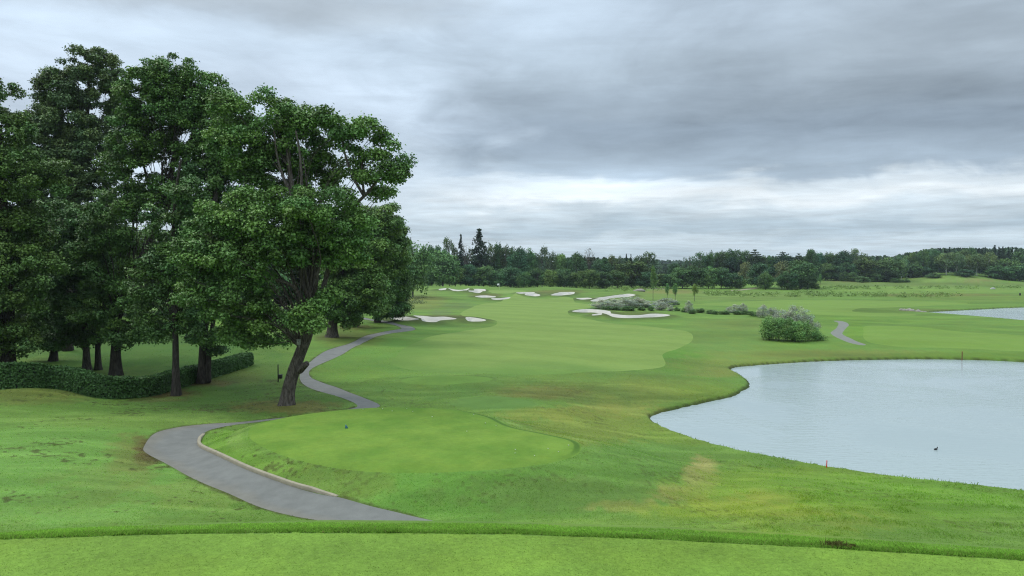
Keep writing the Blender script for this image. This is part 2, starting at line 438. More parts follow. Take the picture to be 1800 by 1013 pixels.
PI = [(900, 950, 2.5), (810, 931, 2.35), (755, 917, 2.25), (700, 906, 2.2), (650, 897, 2.2), (596, 886.5, 2.2), (555, 880, 2.2), (500, 865, 2.2), (430, 840, 2.15), (375, 812, 2.05), (353, 793, 2.0), (349, 778, 2.0), (365, 761, 1.95), (410, 748, 1.95), (455, 743, 1.9), (580, 732, 1.7), (650, 719, 1.6), (667, 710, 1.6), (633, 697), (597, 683), (564, 672), (547, 664), (543, 657), (547, 649), (566, 639), (597, 625.5), (625, 609), (655, 594.5), (683, 587), (711, 583.3), (729, 580), (725, 575), (705, 571.2), (678, 566.2), (655, 562.2), (639, 558.4), (605, 553.5)]
PO_w = smooth_open(px_hit_or_plane(PO), 5); PI_w = smooth_open(px_hit_or_plane(PI), 5)
PATH = np.concatenate([PO_w, PI_w[::-1]])
PATH2 = hit_poly([(1465, 564.3), (1473.5, 567.6), (1471, 576), (1460, 585), (1469, 592.5), (1488, 601), (1509, 606.3), (1523, 606.3), (1504, 599.4), (1488, 592), (1480.6, 587), (1483, 582), (1492, 572.5), (1488, 567.2), (1478, 564.6)], 4)
PATH3 = hit_poly([(1285, 511.4), (1305, 510.6), (1322, 508.6), (1336, 506.4), (1330, 505.6), (1318, 507), (1302, 509.2), (1285, 510.2)], 3)
PATH4 = hit_poly([(1122, 507.0), (1140, 507.0), (1168, 507.6), (1168, 508.7), (1140, 508.3), (1122, 508.3)], 3)
xs = np.linspace(-40, 40, 60)
NEART = np.concatenate([np.c_[xs, lip(xs)], [[40, -40], [-40, -40]]])

# ------------------------------------------------------------------ grass tint by place
GL = np.array((1.98, 2.02, 2.70))
def T(r, g, b): return lin((r * 1.02, g, b)) / GL * np.array((1.03, 1.0, 1.0))
C_ROUGH = T(112, 152, 74)
BR = [  # (u, v, ru, rv, colour, strength, ragged)
 (100, 830, 320, 90, T(117, 168, 86), .8, .3), (60, 690, 110, 20, T(128, 140, 76), .7, .6), (300, 740, 260, 14, T(124, 160, 82), .7, .4),
 (235, 800, 50, 30, T(126, 130, 78), .6, 1.0), (256, 796, 20, 24, T(104, 94, 62), .85, .9), (262, 776, 30, 8, T(104, 94, 62), .6, .9), (330, 870, 120, 26, T(132, 158, 86), .5, .9), (190, 850, 90, 40, T(116, 142, 76), .5, 1.0), (120, 880, 90, 20, T(110, 148, 74), .5, 1.0), (60, 800, 130, 30, T(124, 174, 92), .5, .6), (400, 800, 60, 42, T(112, 158, 64), .9, .4), (470, 830, 60, 30, T(114, 156, 66), .7, .5),
 (420, 690, 220, 45, T(84, 122, 56), .9, .3), (500, 716, 90, 12, T(122, 118, 70), .7, .7), (480, 650, 80, 40, T(100, 136, 64), .6, .5),  # first brush: tree shade in front of the grove painted into the grass
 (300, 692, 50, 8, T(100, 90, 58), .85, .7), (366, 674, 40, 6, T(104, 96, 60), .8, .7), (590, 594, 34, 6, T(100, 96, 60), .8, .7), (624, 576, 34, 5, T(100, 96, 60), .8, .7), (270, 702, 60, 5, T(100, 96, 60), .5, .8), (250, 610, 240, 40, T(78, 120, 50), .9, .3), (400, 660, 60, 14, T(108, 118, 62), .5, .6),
 (800, 870, 330, 45, T(106, 158, 72), .85, .3), (820, 850, 250, 22, T(98, 150, 64), .5, .8), (600, 850, 90, 30, T(118, 142, 72), .5, .9), (1050, 830, 140, 40, T(104, 150, 72), .7, .5),
 (1000, 870, 200, 30, T(104, 132, 74), .5, .9), (1120, 800, 90, 40, T(108, 152, 76), .7, .5),
 (1232, 838, 30, 32, T(160, 166, 108), 1.0, .7), (1190, 872, 55, 18, T(156, 158, 102), .9, .8), (1110, 892, 70, 12, T(146, 156, 92), .6, .9),
 (1400, 880, 230, 60, T(128, 162, 64), .8, .4), (1350, 895, 120, 30, T(150, 162, 76), .6, .9), (1530, 905, 90, 24, T(152, 158, 84), .6, 1.0), (1620, 880, 220, 34, T(110, 160, 58), .7, .5), (1500, 850, 160, 18, T(118, 164, 70), .6, .5), (1250, 900, 150, 16, T(140, 168, 70), .7, .5),
 (1380, 920, 420, 12, T(124, 160, 76), .6, .5), (1650, 905, 130, 26, T(104, 146, 58), .6, .9),
 (1050, 745, 130, 35, T(136, 158, 78), .85, .5), (980, 728, 120, 12, T(142, 154, 76), .5, .8), (1090, 715, 70, 16, T(138, 150, 82), .6, .6), (1200, 760, 90, 22, T(130, 160, 74), .7, .5),
 (1100, 685, 170, 24, T(114, 138, 68), .9, .4), (1240, 690, 60, 14, T(112, 140, 60), .7, .4), (1000, 680, 150, 22, T(108, 132, 66), .7, .5), (1260, 655, 60, 8, T(138, 146, 84), .5, .6),
 (940, 690, 90, 10, T(122, 128, 70), .6, .7), (870, 710, 80, 10, T(98, 148, 80), .6, .3), (760, 690, 120, 14, T(98, 142, 68), .6, .6), (700, 630, 150, 50, T(110, 154, 75), .8, .4), (900, 660, 200, 14, T(112, 150, 76), .7, .5), (620, 660, 60, 20, T(112, 152, 66), .5, .6),
 (620, 595, 60, 16, T(110, 128, 68), .7, .6), (760, 600, 90, 20, T(104, 150, 70), .5, .5),
 (1260, 600, 110, 24, T(112, 146, 76), .8, .4), (1195, 630, 50, 24, T(96, 150, 58), .7, .4), (1330, 640, 170, 14, T(124, 144, 78), .7, .5), (1450, 622, 220, 7, T(130, 142, 78), .6, .6), (1300, 570, 90, 10, T(116, 140, 74), .6, .5), (1270, 610, 70, 20, T(116, 152, 82), .4, .7), (1700, 625, 150, 7, T(104, 140, 58), .8, .4),
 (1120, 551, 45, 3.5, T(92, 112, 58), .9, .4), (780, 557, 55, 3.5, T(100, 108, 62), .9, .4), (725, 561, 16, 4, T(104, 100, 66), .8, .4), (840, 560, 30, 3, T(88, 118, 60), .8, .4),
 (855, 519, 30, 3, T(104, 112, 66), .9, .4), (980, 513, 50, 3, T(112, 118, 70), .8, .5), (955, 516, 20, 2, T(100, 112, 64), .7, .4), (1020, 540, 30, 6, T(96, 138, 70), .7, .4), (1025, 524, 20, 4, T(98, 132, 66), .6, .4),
 (740, 533, 45, 12, T(130, 146, 84), .7, .6), (730, 515, 40, 8, T(122, 148, 82), .7, .5), (805, 538, 26, 7, T(112, 138, 88), .6, .8), (775, 549, 20, 5, T(112, 134, 90), .6, .7), (750, 525, 40, 4, T(132, 140, 80), .6, .6),
 (1250, 520, 180, 9, T(120, 148, 80), .7, .4), (1180, 513, 50, 4, T(138, 142, 88), .7, .5), (1650, 510, 200, 6, T(128, 164, 84), .7, .4), (1600, 500, 260, 4, T(112, 138, 76), .8, .4), (1650, 519, 130, 3, T(126, 134, 80), .8, .5), (1740, 525, 140, 5, T(116, 146, 72), .7, .4),
 (1540, 545, 90, 5, T(106, 140, 66), .9, .3), (1640, 546, 60, 3, T(116, 132, 76), .7, .5), (1480, 555, 60, 6, T(112, 154, 64), .7, .4), (1450, 562, 80, 8, T(108, 150, 66), .7, .4), (1560, 563, 120, 7, T(126, 170, 76), .6, .4), (1510, 566, 80, 4, T(100, 138, 60), .7, .5), (1505, 585, 18, 18, T(110, 152, 58), .8, .3),
 (1620, 490, 90, 6, T(130, 156, 90), .6, .6), (1720, 493, 40, 3, T(134, 134, 92), .7, .6), (1317, 498, 16, 6, T(122, 168, 82), .9, .2), (1500, 494, 50, 3, T(132, 140, 88), .6, .5),
]
POV = PATH
def ground_tint(x, y, z):
    u, v = project(x, y, z)
    c = np.broadcast_to(C_ROUGH, (len(x), 3)).copy()
    d = np.hypot(x, y)
    wob = fbm(x / 1.6, y / 2.6, 31, 4) - .5
    wob2 = fbm(x / .5, y / .9, 47, 3) - .5
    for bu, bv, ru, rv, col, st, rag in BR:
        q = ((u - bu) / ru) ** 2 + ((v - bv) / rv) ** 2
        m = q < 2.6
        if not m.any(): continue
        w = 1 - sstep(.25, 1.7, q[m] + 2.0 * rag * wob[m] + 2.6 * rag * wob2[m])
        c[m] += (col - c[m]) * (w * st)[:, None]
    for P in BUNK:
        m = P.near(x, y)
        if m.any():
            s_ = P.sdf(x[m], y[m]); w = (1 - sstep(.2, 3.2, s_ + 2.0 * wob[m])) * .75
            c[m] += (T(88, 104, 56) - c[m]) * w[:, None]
    m = MIDTEE.near(x, y)
    if m.any():
        s_ = MIDTEE.sdf(x[m], y[m]); w = (1 - sstep(.08, .3, np.abs(s_ - .05) + .1 * wob2[m])) * .75 * sstep(33, 38, y[m] + .5 * x[m])
        w = (1 - sstep(.2, .5, np.abs(s_ - .7))) * .45 * sstep(36, 40, y[m]); c[m] += (T(140, 176, 100) - c[m]) * w[:, None]
    P1 = Poly(FT1, 1.0); m = P1.near(x, y)
    if m.any():
        s_ = P1.sdf(x[m], y[m]); w = sstep(.45, .1, np.abs(s_ - .15)) * .6 * sstep(66, 72, y[m]); c[m] += (T(84, 112, 54) - c[m]) * w[:, None]
    for P in (POND, POND2):
        m = P.near(x, y)
        if m.any():
            s_ = P.sdf(x[m], y[m]); w = (1 - sstep(.05, .38, s_ + .3 * wob2[m])) * .75
            c[m] += (T(58, 62, 38) - c[m]) * w[:, None]
    # shadow line of the turf edge along the asphalt, painted soil brown
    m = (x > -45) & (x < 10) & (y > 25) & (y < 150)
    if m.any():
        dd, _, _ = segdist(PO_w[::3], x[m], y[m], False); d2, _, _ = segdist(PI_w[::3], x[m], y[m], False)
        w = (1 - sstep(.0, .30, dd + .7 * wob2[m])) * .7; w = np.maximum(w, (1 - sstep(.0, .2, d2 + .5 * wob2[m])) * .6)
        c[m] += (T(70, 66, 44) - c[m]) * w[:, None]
    # dark speckles of clippings and mould on the near banks
    m = (d > 24) & (d < 72)
    xx, yy = x[m], y[m]; fl = fbm(xx / 6, yy / 8, 93, 2) * 3
    blot = fbm(xx / 2.4 + .4 * fl, yy / 3.6, 91)
    sp_ = .55 * vnoise(xx / .17, yy / .22, 77) + .25 * vnoise(xx / .5 + yy / 2.0, yy / .35, 78) + .2 * vnoise(xx / .09, yy / .2, 79)
    k = sstep(.66, .82, sp_ + .75 * (blot - .55)) * (.75 - .4 * sstep(-12, -6, xx))
    c[m] += (T(76, 84, 46) - c[m]) * k[:, None]
    # mowing streaks and paler worn grass
    st = fbm(xx / 3.5 + yy / 9 + fl * .3, yy / .9 - xx / 4 + fl, 95, 3)
    k = sstep(.50, .70, st) * .75
    c[m] += (c[m] * np.array((1.28, 1.22, 1.35)) - c[m]) * k[:, None]
    k = sstep(.50, .30, st) * .5
    c[m] += (c[m] * np.array((.80, .82, .76)) - c[m]) * k[:, None]
    mf = d >= 60; st2 = fbm(x[mf] / 14, y[mf] / 5.5, 97, 4)
    c[mf] *= (1 + .62 * (st2 - .5))[:, None] * np.stack([1 + .25 * (wob[mf]), np.ones(mf.sum()), 1 - .1 * wob[mf]], 1)
    return c

# ------------------------------------------------------------------ ground sheet (polar grid, cut into zones)
AZF = R(43)
az = np.concatenate([np.linspace(-math.pi, -AZF, 34)[:-1], np.linspace(-AZF, AZF, 1180), np.linspace(AZF, math.pi, 34)[1:]])
def inv(a, b, n): return 1 / np.linspace(1 / a, 1 / b, n)
rd = np.concatenate([np.geomspace(.02, 3.6, 12)[:-1], np.linspace(3.6, 6.2, 70)[:-1], np.geomspace(6.2, 25, 50)[:-1], inv(25, 62, 230)[:-1], inv(62, 150, 170)[:-1], inv(150, 420, 150)[:-1], np.geomspace(420, 1800, 34)])
NI, NJ = len(az), len(rd)
gi, gj = np.meshgrid(np.arange(NI, dtype=float), np.arange(NJ, dtype=float), indexing='ij')
def to_idx(xy):
    return np.c_[np.interp(np.arctan2(xy[:, 0], xy[:, 1]), az, np.arange(NI)), np.interp(np.hypot(xy[:, 0], xy[:, 1]), rd, np.arange(NJ))]
def dens(P, step):
    out = []
    for a, b in zip(P, np.roll(P, -1, 0)):
        k = max(1, int(np.ceil(np.hypot(*(b - a)) / step)))
        out += [a + (b - a) * t / k for t in range(k)]
    return np.array(out)
zone = np.zeros((NI - 1, NJ - 1), np.int16)
ci = gi[:-1, :-1] + .5; cj = gj[:-1, :-1] + .5
ZN = [('near_tee', NEART), ('fairway', FAIR), ('fairway', FAIR2), ('fairway', FAIR3), ('green', GREEN), ('tee', MIDTEE.p), ('forward_tee', FT1), ('forward_tee', FT2), ('path', PATH), ('path', PATH2), ('gravel_path', PATH3), ('gravel_path', PATH4)] + [('bunker', P.p) for P in BUNK]
vi, vj = gi.copy(), gj.copy()
for zi, (nm, P) in enumerate(ZN, 1):
    Q = dens(P, .6 if nm not in ('near_tee',) else 3.0); Q = to_idx(Q)
    lo = np.floor(Q.min(0)).astype(int) - 2; hi = np.ceil(Q.max(0)).astype(int) + 2
    lo = np.maximum(lo, 0); hi = np.minimum(hi, (NI - 1, NJ - 1))
    if nm == 'near_tee':
        x = np.sin(np.interp(ci, np.arange(NI), az)) * np.interp(cj, np.arange(NJ), rd); y = np.cos(np.interp(ci, np.arange(NI), az)) * np.interp(cj, np.arange(NJ), rd)
        ins = (y < lip(x)) & (np.abs(x) < 40) & (y > -40)
        zone[ins] = zi
        # snap rows to the lip
        xx = np.c_[xs, lip(xs)]; Q = to_idx(dens(xx, .05)[:-60]); lo = np.array([34, 0]); hi = np.array([NI - 35, 200])
        inz = np.zeros(zone.shape, bool); inz[:] = ins
        sl = (slice(lo[0], hi[0]), slice(lo[1], hi[1]))
    else:
        sl = (slice(lo[0], hi[0]), slice(lo[1], hi[1]))
        ins = pip(Q, ci[sl], cj[sl])
        zone[sl][ins] = zi
        inz = np.zeros(zone.shape, bool); inz[sl] = ins
    full = np.zeros((NI + 1, NJ + 1), bool); full[1:NI, 1:NJ] = inz
    cnt = full[:-1, :-1].astype(int) + full[1:, :-1] + full[:-1, 1:] + full[1:, 1:]
    bd = (cnt > 0) & (cnt < 4)
    bd[:, 0] = False; bd[0] = bd[-1] = False
    I, J = np.where(bd)
    if nm == 'near_tee':
        m = (I > lo[0]) & (I < hi[0]) & (J < 200); I, J = I[m], J[m]
    if len(I):
        d, bx, by = segdist(Q, gi[I, J], gj[I, J], nm != 'near_tee')
        m = d < .8
        vi[I[m], J[m]] = bx[m]; vj[I[m], J[m]] = by[m]
VA = np.interp(vi, np.arange(NI), az); VD = np.interp(vj, np.arange(NJ), rd)
GX = np.sin(VA) * VD; GY = np.cos(VA) * VD
GZ = height(GX.ravel(), GY.ravel()).reshape(GX.shape)
G3 = np.stack([GX, GY, GZ], -1)
du = np.gradient(G3, axis=0); dv = np.gradient(G3, axis=1)
NRM = np.cross(du, dv); NRM /= np.maximum(np.linalg.norm(NRM, axis=-1, keepdims=True), 1e-9); NRM *= np.sign(NRM[..., 2:3] + 1e-9)
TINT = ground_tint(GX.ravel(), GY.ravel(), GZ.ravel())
ids = np.arange(NI * NJ).reshape(NI, NJ)
QUAD = np.stack([ids[:-1, :-1], ids[:-1, 1:], ids[1:, 1:], ids[1:, :-1]], -1)
V3 = G3.reshape(-1, 3); N3 = NRM.reshape(-1, 3)

def zone_obj(name, zids, m, tint=None):
    q = QUAD[np.isin(zone, zids)]
    used, invx = np.unique(q, return_inverse=True)
    q = invx.reshape(-1, 4)
    V = V3[used]
    t = TINT[used] if tint is None else tint(V, TINT[used])
    me = mesh(name, V, q[:, ::-1], t, m, True, N3[used])
    return link(name, me)

def tint_const(col, keep=.0, amp=.0, sc=3.0):
    def f(V, t0):
        k = 1 + amp * 2 * (fbm(V[:, 0] / sc, V[:, 1] / sc, 13) - .5)
        return (np.asarray(col) * (1 - keep) + t0 * keep) * k[:, None]
    return f

def stripe_tint(col, col2, ang, w):
    def f(V, t0):
        s = V[:, 0] * math.cos(ang) + V[:, 1] * math.sin(ang) + 1.5 * fbm(V[:, 0] / 20, V[:, 1] / 20, 8)
        k = sstep(-.25, .25, np.sin(s * math.pi / w)) * .6 + .4 * fbm(V[:, 0] / 6, V[:, 1] / 9, 4)
        return np.asarray(col) * (1 - k[:, None]) + np.asarray(col2) * k[:, None]
    return f

def mix_tint(f, k_):
    return lambda V, t0: f(V, t0) * (1 - k_) + t0 * k_
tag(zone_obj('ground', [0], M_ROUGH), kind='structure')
tag(zone_obj('near_tee', [1], M_NEAR, tint_const(T(126, 168, 74), 0, .22, .5)), kind='structure')
def fair_main(V, t0):
    c = stripe_tint(T(129, 163, 88), T(137, 170, 95), 1.2, 4.5)(V, t0)
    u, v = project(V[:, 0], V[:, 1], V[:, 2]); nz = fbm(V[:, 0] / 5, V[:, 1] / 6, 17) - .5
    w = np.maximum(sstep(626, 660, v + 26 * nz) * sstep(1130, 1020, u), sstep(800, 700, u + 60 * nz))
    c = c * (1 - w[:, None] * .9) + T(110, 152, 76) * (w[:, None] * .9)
    return c * (1 + .22 * (fbm(V[:, 0] / 13, V[:, 1] / 4.5, 23, 4) - .5))[:, None]
tag(zone_obj('fairway', [2], M_FAIR, fair_main), kind='structure')
tag(zone_obj('fairway', [3], M_FAIR, mix_tint(stripe_tint(T(128, 168, 78), T(134, 171, 86), 1.4, 4), .35)), kind='structure')
tag(zone_obj('fairway', [4], M_FAIR, mix_tint(stripe_tint(T(130, 168, 84), T(136, 171, 90), 1.4, 5), .35)), kind='structure')
tag(zone_obj('green', [5], M_FAIR, tint_const(T(136, 170, 98))), kind='structure')
def tee_tint(V, t0):
    f1 = fbm(V[:, 0] / 2.2, V[:, 1] / 3.0, 41, 4); f2 = fbm(V[:, 0] / .7, V[:, 1] / .9, 43, 3)
    c = T(107, 153, 60)[None] + (T(128, 168, 73) - T(107, 153, 60))[None] * sstep(.25, .75, .6 * f1 + .4 * f2)[:, None]
    e_ = MIDTEE.sdf(V[:, 0], V[:, 1]); w = sstep(-.9, -.02, e_ + .5 * (f2 - .5)) * sstep(40, 34, V[:, 1])
    c = c + (t0 - c) * (w * .15)[:, None]
    w = sstep(-.42, -.3, e_) * sstep(-.02, -.12, e_) * sstep(35, 39, V[:, 1] + .45 * V[:, 0]) * .8
    return c + (T(74, 116, 42) - c) * w[:, None]
tag(zone_obj('tee', [6], M_TEE, tee_tint), kind='structure')
tag(zone_obj('forward_tee', [7], M_FAIR, tint_const(T(110, 155, 72), .35, .15)), kind='structure')
tag(zone_obj('forward_tee', [8], M_FAIR, tint_const(T(101, 142, 74), .35, .15)), kind='structure')
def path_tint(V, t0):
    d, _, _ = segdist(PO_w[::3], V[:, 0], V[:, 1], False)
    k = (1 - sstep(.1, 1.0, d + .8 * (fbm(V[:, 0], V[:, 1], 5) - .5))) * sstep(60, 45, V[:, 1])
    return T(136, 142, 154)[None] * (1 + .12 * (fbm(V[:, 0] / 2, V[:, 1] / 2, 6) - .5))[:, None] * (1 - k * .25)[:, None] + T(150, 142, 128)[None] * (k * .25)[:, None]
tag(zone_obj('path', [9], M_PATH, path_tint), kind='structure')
tag(zone_obj('path', [10], M_PATH, tint_const(T(143, 150, 158))), kind='structure')
tag(zone_obj('gravel_path', [11, 12], M_PATH, tint_const(T(165, 162, 152))), kind='structure')
for k, (pts, lb) in enumerate(BP):
    q = (zone == 13 + k).sum()
    if q: tag(zone_obj('sand_bunker', [13 + k], M_SAND), lb, 'sand bunker', 'sand bunkers along the fairway')

# ------------------------------------------------------------------ water
m, nt, b = mat('pond_water', .12, .5)
b.inputs['Base Color'].default_value = (.275, .325, .315, 1); b.inputs['IOR'].default_value = 1.33
p = pos(nt); mp = nt.nodes.new('ShaderNodeMapping'); mp.inputs['Rotation'].default_value = (0, 0, R(-20)); mp.inputs['Scale'].default_value = (.45, 1.5, 1); nt.links.new(p, mp.inputs['Vector'])
hh = noise(nt, mp.outputs[0], 1.6, 4, .6, .3) * 1.0 + noise(nt, mp.outputs[0], 6, 2, .5) * .25
calm = noise(nt, p, .07, 4, .6, .8).step(.35, .62) * .8 + .2
bumpn(nt, b, hh * calm, .42, .12)
M_WATER = m
for P, nm in ((POND, 'pond'), (POND2, 'pond')):
    Q = P.p; c = Q.mean(0)
    Qb = c + (Q - c) * 1.0
    # push the sheet outwards a little so the bank cuts the shoreline
    nx = np.roll(Q, -1, 0) - np.roll(Q, 1, 0); nn = np.c_[nx[:, 1], -nx[:, 0]]; nn /= np.linalg.norm(nn, axis=1, keepdims=True)
    test = pip(Q, *(Q + nn * .2).T)
    nn[test] *= -1
    Qb = Q + nn * .5
    me = bpy.data.meshes.new(nm); me.from_pydata([(x, y, 0) for x, y in Qb], [], [list(range(len(Qb)))]); me.update()
    if me.polygons[0].normal.z < 0: me.flip_normals()
    tag(link(nm, me, None, M_WATER), kind='structure')

# ------------------------------------------------------------------ builders
def tube(P, rad, sides=8, wob=0.0, seed=0, flare=None):
    P = np.asarray(P, float); n = len(P); rad = np.broadcast_to(rad, n)
    tg = np.gradient(P, axis=0); tg /= np.linalg.norm(tg, axis=1, keepdims=True)
    a = np.array([1., 0, 0]) if abs(tg[0, 0]) < .9 else np.array([0, 1., 0])
    V = []; rr = np.random.default_rng(seed); ph = rr.random(4) * 6.28
    th = np.arange(sides) / sides * 2 * math.pi
    for i in range(n):
        s = a - tg[i] * (a @ tg[i]); s /= np.linalg.norm(s); t = np.cross(tg[i], s); a = s
        r = rad[i] * (1 + wob * (.5 * np.sin(3 * th + ph[0] + i * .35) + .35 * np.sin(5 * th + ph[1] - i * .2) + .3 * np.sin(2 * th + ph[2])))
        if flare is not None and i < len(flare): r = r * (1 + flare[i] * (.6 + .5 * np.sin(5 * th + ph[3])))
        V.append(P[i] + np.cos(th)[:, None] * r[:, None] * s + np.sin(th)[:, None] * r[:, None] * t)
    V = np.concatenate(V)
    i = np.arange(n - 1)[:, None] * sides; j = np.arange(sides)[None]; jn = (j + 1) % sides
    Fq = np.stack([i + j, i + jn, i + sides + jn, i + sides + j], -1).reshape(-1, 4)
    return V, Fq

class MB:
    def __init__(s): s.V = []; s.F = {}; s.n = 0; s.C = []
    def add(s, V, Fq, col=None):
        V = np.asarray(V, float); Fq = np.asarray(Fq)
        s.F.setdefault(Fq.shape[1], []).append(Fq + s.n); s.V.append(V); s.n += len(V)
        s.C.append(np.broadcast_to(np.asarray(col if col is not None else (1, 1, 1), float), (len(V), 3)))
        return s
    def tube(s, P, rad, sides=8, **k):
        V, Fq = tube(P, rad, sides, **k); b0 = s.n; s.add(V, Fq)
        n = len(V)
        s.F.setdefault(sides, []).append(np.array([[b0 + q for q in range(sides)][::-1], [b0 + n - sides + q for q in range(sides)]]))
        return s
    def box(s, c, size, rz=0, bev=0.0):
        x, y, z = np.asarray(size) / 2; e = bev
        pts = []
        for zz, k in ((-z, e), (-z + e, 0), (z - e, 0), (z, e)) if e else ((-z, 0), (z, 0)):
            pts += [(-x + k, -y + k, zz), (x - k, -y + k, zz), (x - k, y - k, zz), (-x + k, y - k, zz)]
        pts = np.array(pts); ca, sa = math.cos(rz), math.sin(rz)
        V = np.c_[pts[:, 0] * ca - pts[:, 1] * sa, pts[:, 0] * sa + pts[:, 1] * ca, pts[:, 2]] + np.asarray(c)
        L = len(pts) // 4; f = [[3, 2, 1, 0], [4 * L - 4, 4 * L - 3, 4 * L - 2, 4 * L - 1]]
        for l in range(L - 1):
            for k in range(4): f.append([4 * l + k, 4 * l + (k + 1) % 4, 4 * l + 4 + (k + 1) % 4, 4 * l + 4 + k])
        return s.add(V, np.array(f))
    def build(s, name, m, parent=None, smooth=True, tint=False):
        V = np.concatenate(s.V); me = mesh(name, V, [np.concatenate(v) for v in s.F.values()], np.concatenate(s.C) if tint else None, m, smooth)
        return link(name, me, parent)

def unit(v): return v / np.maximum(np.linalg.norm(v, axis=-1, keepdims=True), 1e-9)

def leaves(P, Nn, size, cols, aspect=.8):
    """kite-shaped leaf quads at P facing Nn"""
    k = len(P)
    r = unit(rng.normal(size=(k, 3))); a = unit(np.cross(Nn, r)); b = np.cross(Nn, a)
    s = np.broadcast_to(np.asarray(size), (k,))[:, None]
    fold = Nn * s * .18
    V = np.stack([P - a * s * .55, P - b * s * .42 * aspect / .8 + fold, P + a * s * .55 - fold * .5, P + b * s * .42 * aspect / .8 + fold], 1).reshape(-1, 3)
    Fq = np.arange(k * 4).reshape(k, 4)
    return V, Fq, np.repeat(cols, 4, 0)

def clump_leaves(C, Rr, dens_, lsize, base, flat=.62, upb=.45, cvar=.26, lvar=.13):
    """leaf clouds round clump centres C with radii Rr"""
    cnt = np.maximum(8, (dens_ * (Rr ** 2)).astype(int)); idx = np.repeat(np.arange(len(C)), cnt); k = len(idx)
    d = unit(rng.normal(size=(k, 3)) + np.array([0, 0, upb])); r = .45 + .6 * rng.random(k) ** .7
    off = d * (Rr[idx] * r)[:, None]; off[:, 2] *= flat
    # jagged outline
    loose = rng.random(k) < .20; off[loose] *= (1.0 + .45 * rng.random((loose.sum(), 1)))
    off *= (1 + .25 * np.sin(d[:, :1] * 7 + idx[:, None]) * np.cos(d[:, 1:2] * 6 + idx[:, None] * 2.3))
    P = C[idx] + off
    Nn = unit(d * .5 + np.array([0, 0, .7]) + rng.normal(size=(k, 3)) * .5)
    cl = 1 + cvar * (rng.random(len(C)) * 2 - 1); cl = cl[idx] * (1 + lvar * (rng.random(k) * 2 - 1))
    yel = rng.random(len(C))[idx] * .75 + rng.random(k) * .25
    cols = np.asarray(base)[None] * cl[:, None] * np.stack([.85 + .35 * yel, .95 + .1 * yel, 1.05 - .25 * yel], 1)
    return leaves(P, Nn, lsize * (.7 + .6 * rng.random(k)), cols)

# ------------------------------------------------------------------ the old broadleaf trees of the grove
GREEN_A = np.array((.114, .216, .054)); GREEN_B = np.array((.094, .186, .054)); GREEN_C = np.array((.128, .226, .058)); GREEN_D = np.array((.114, .176, .068))

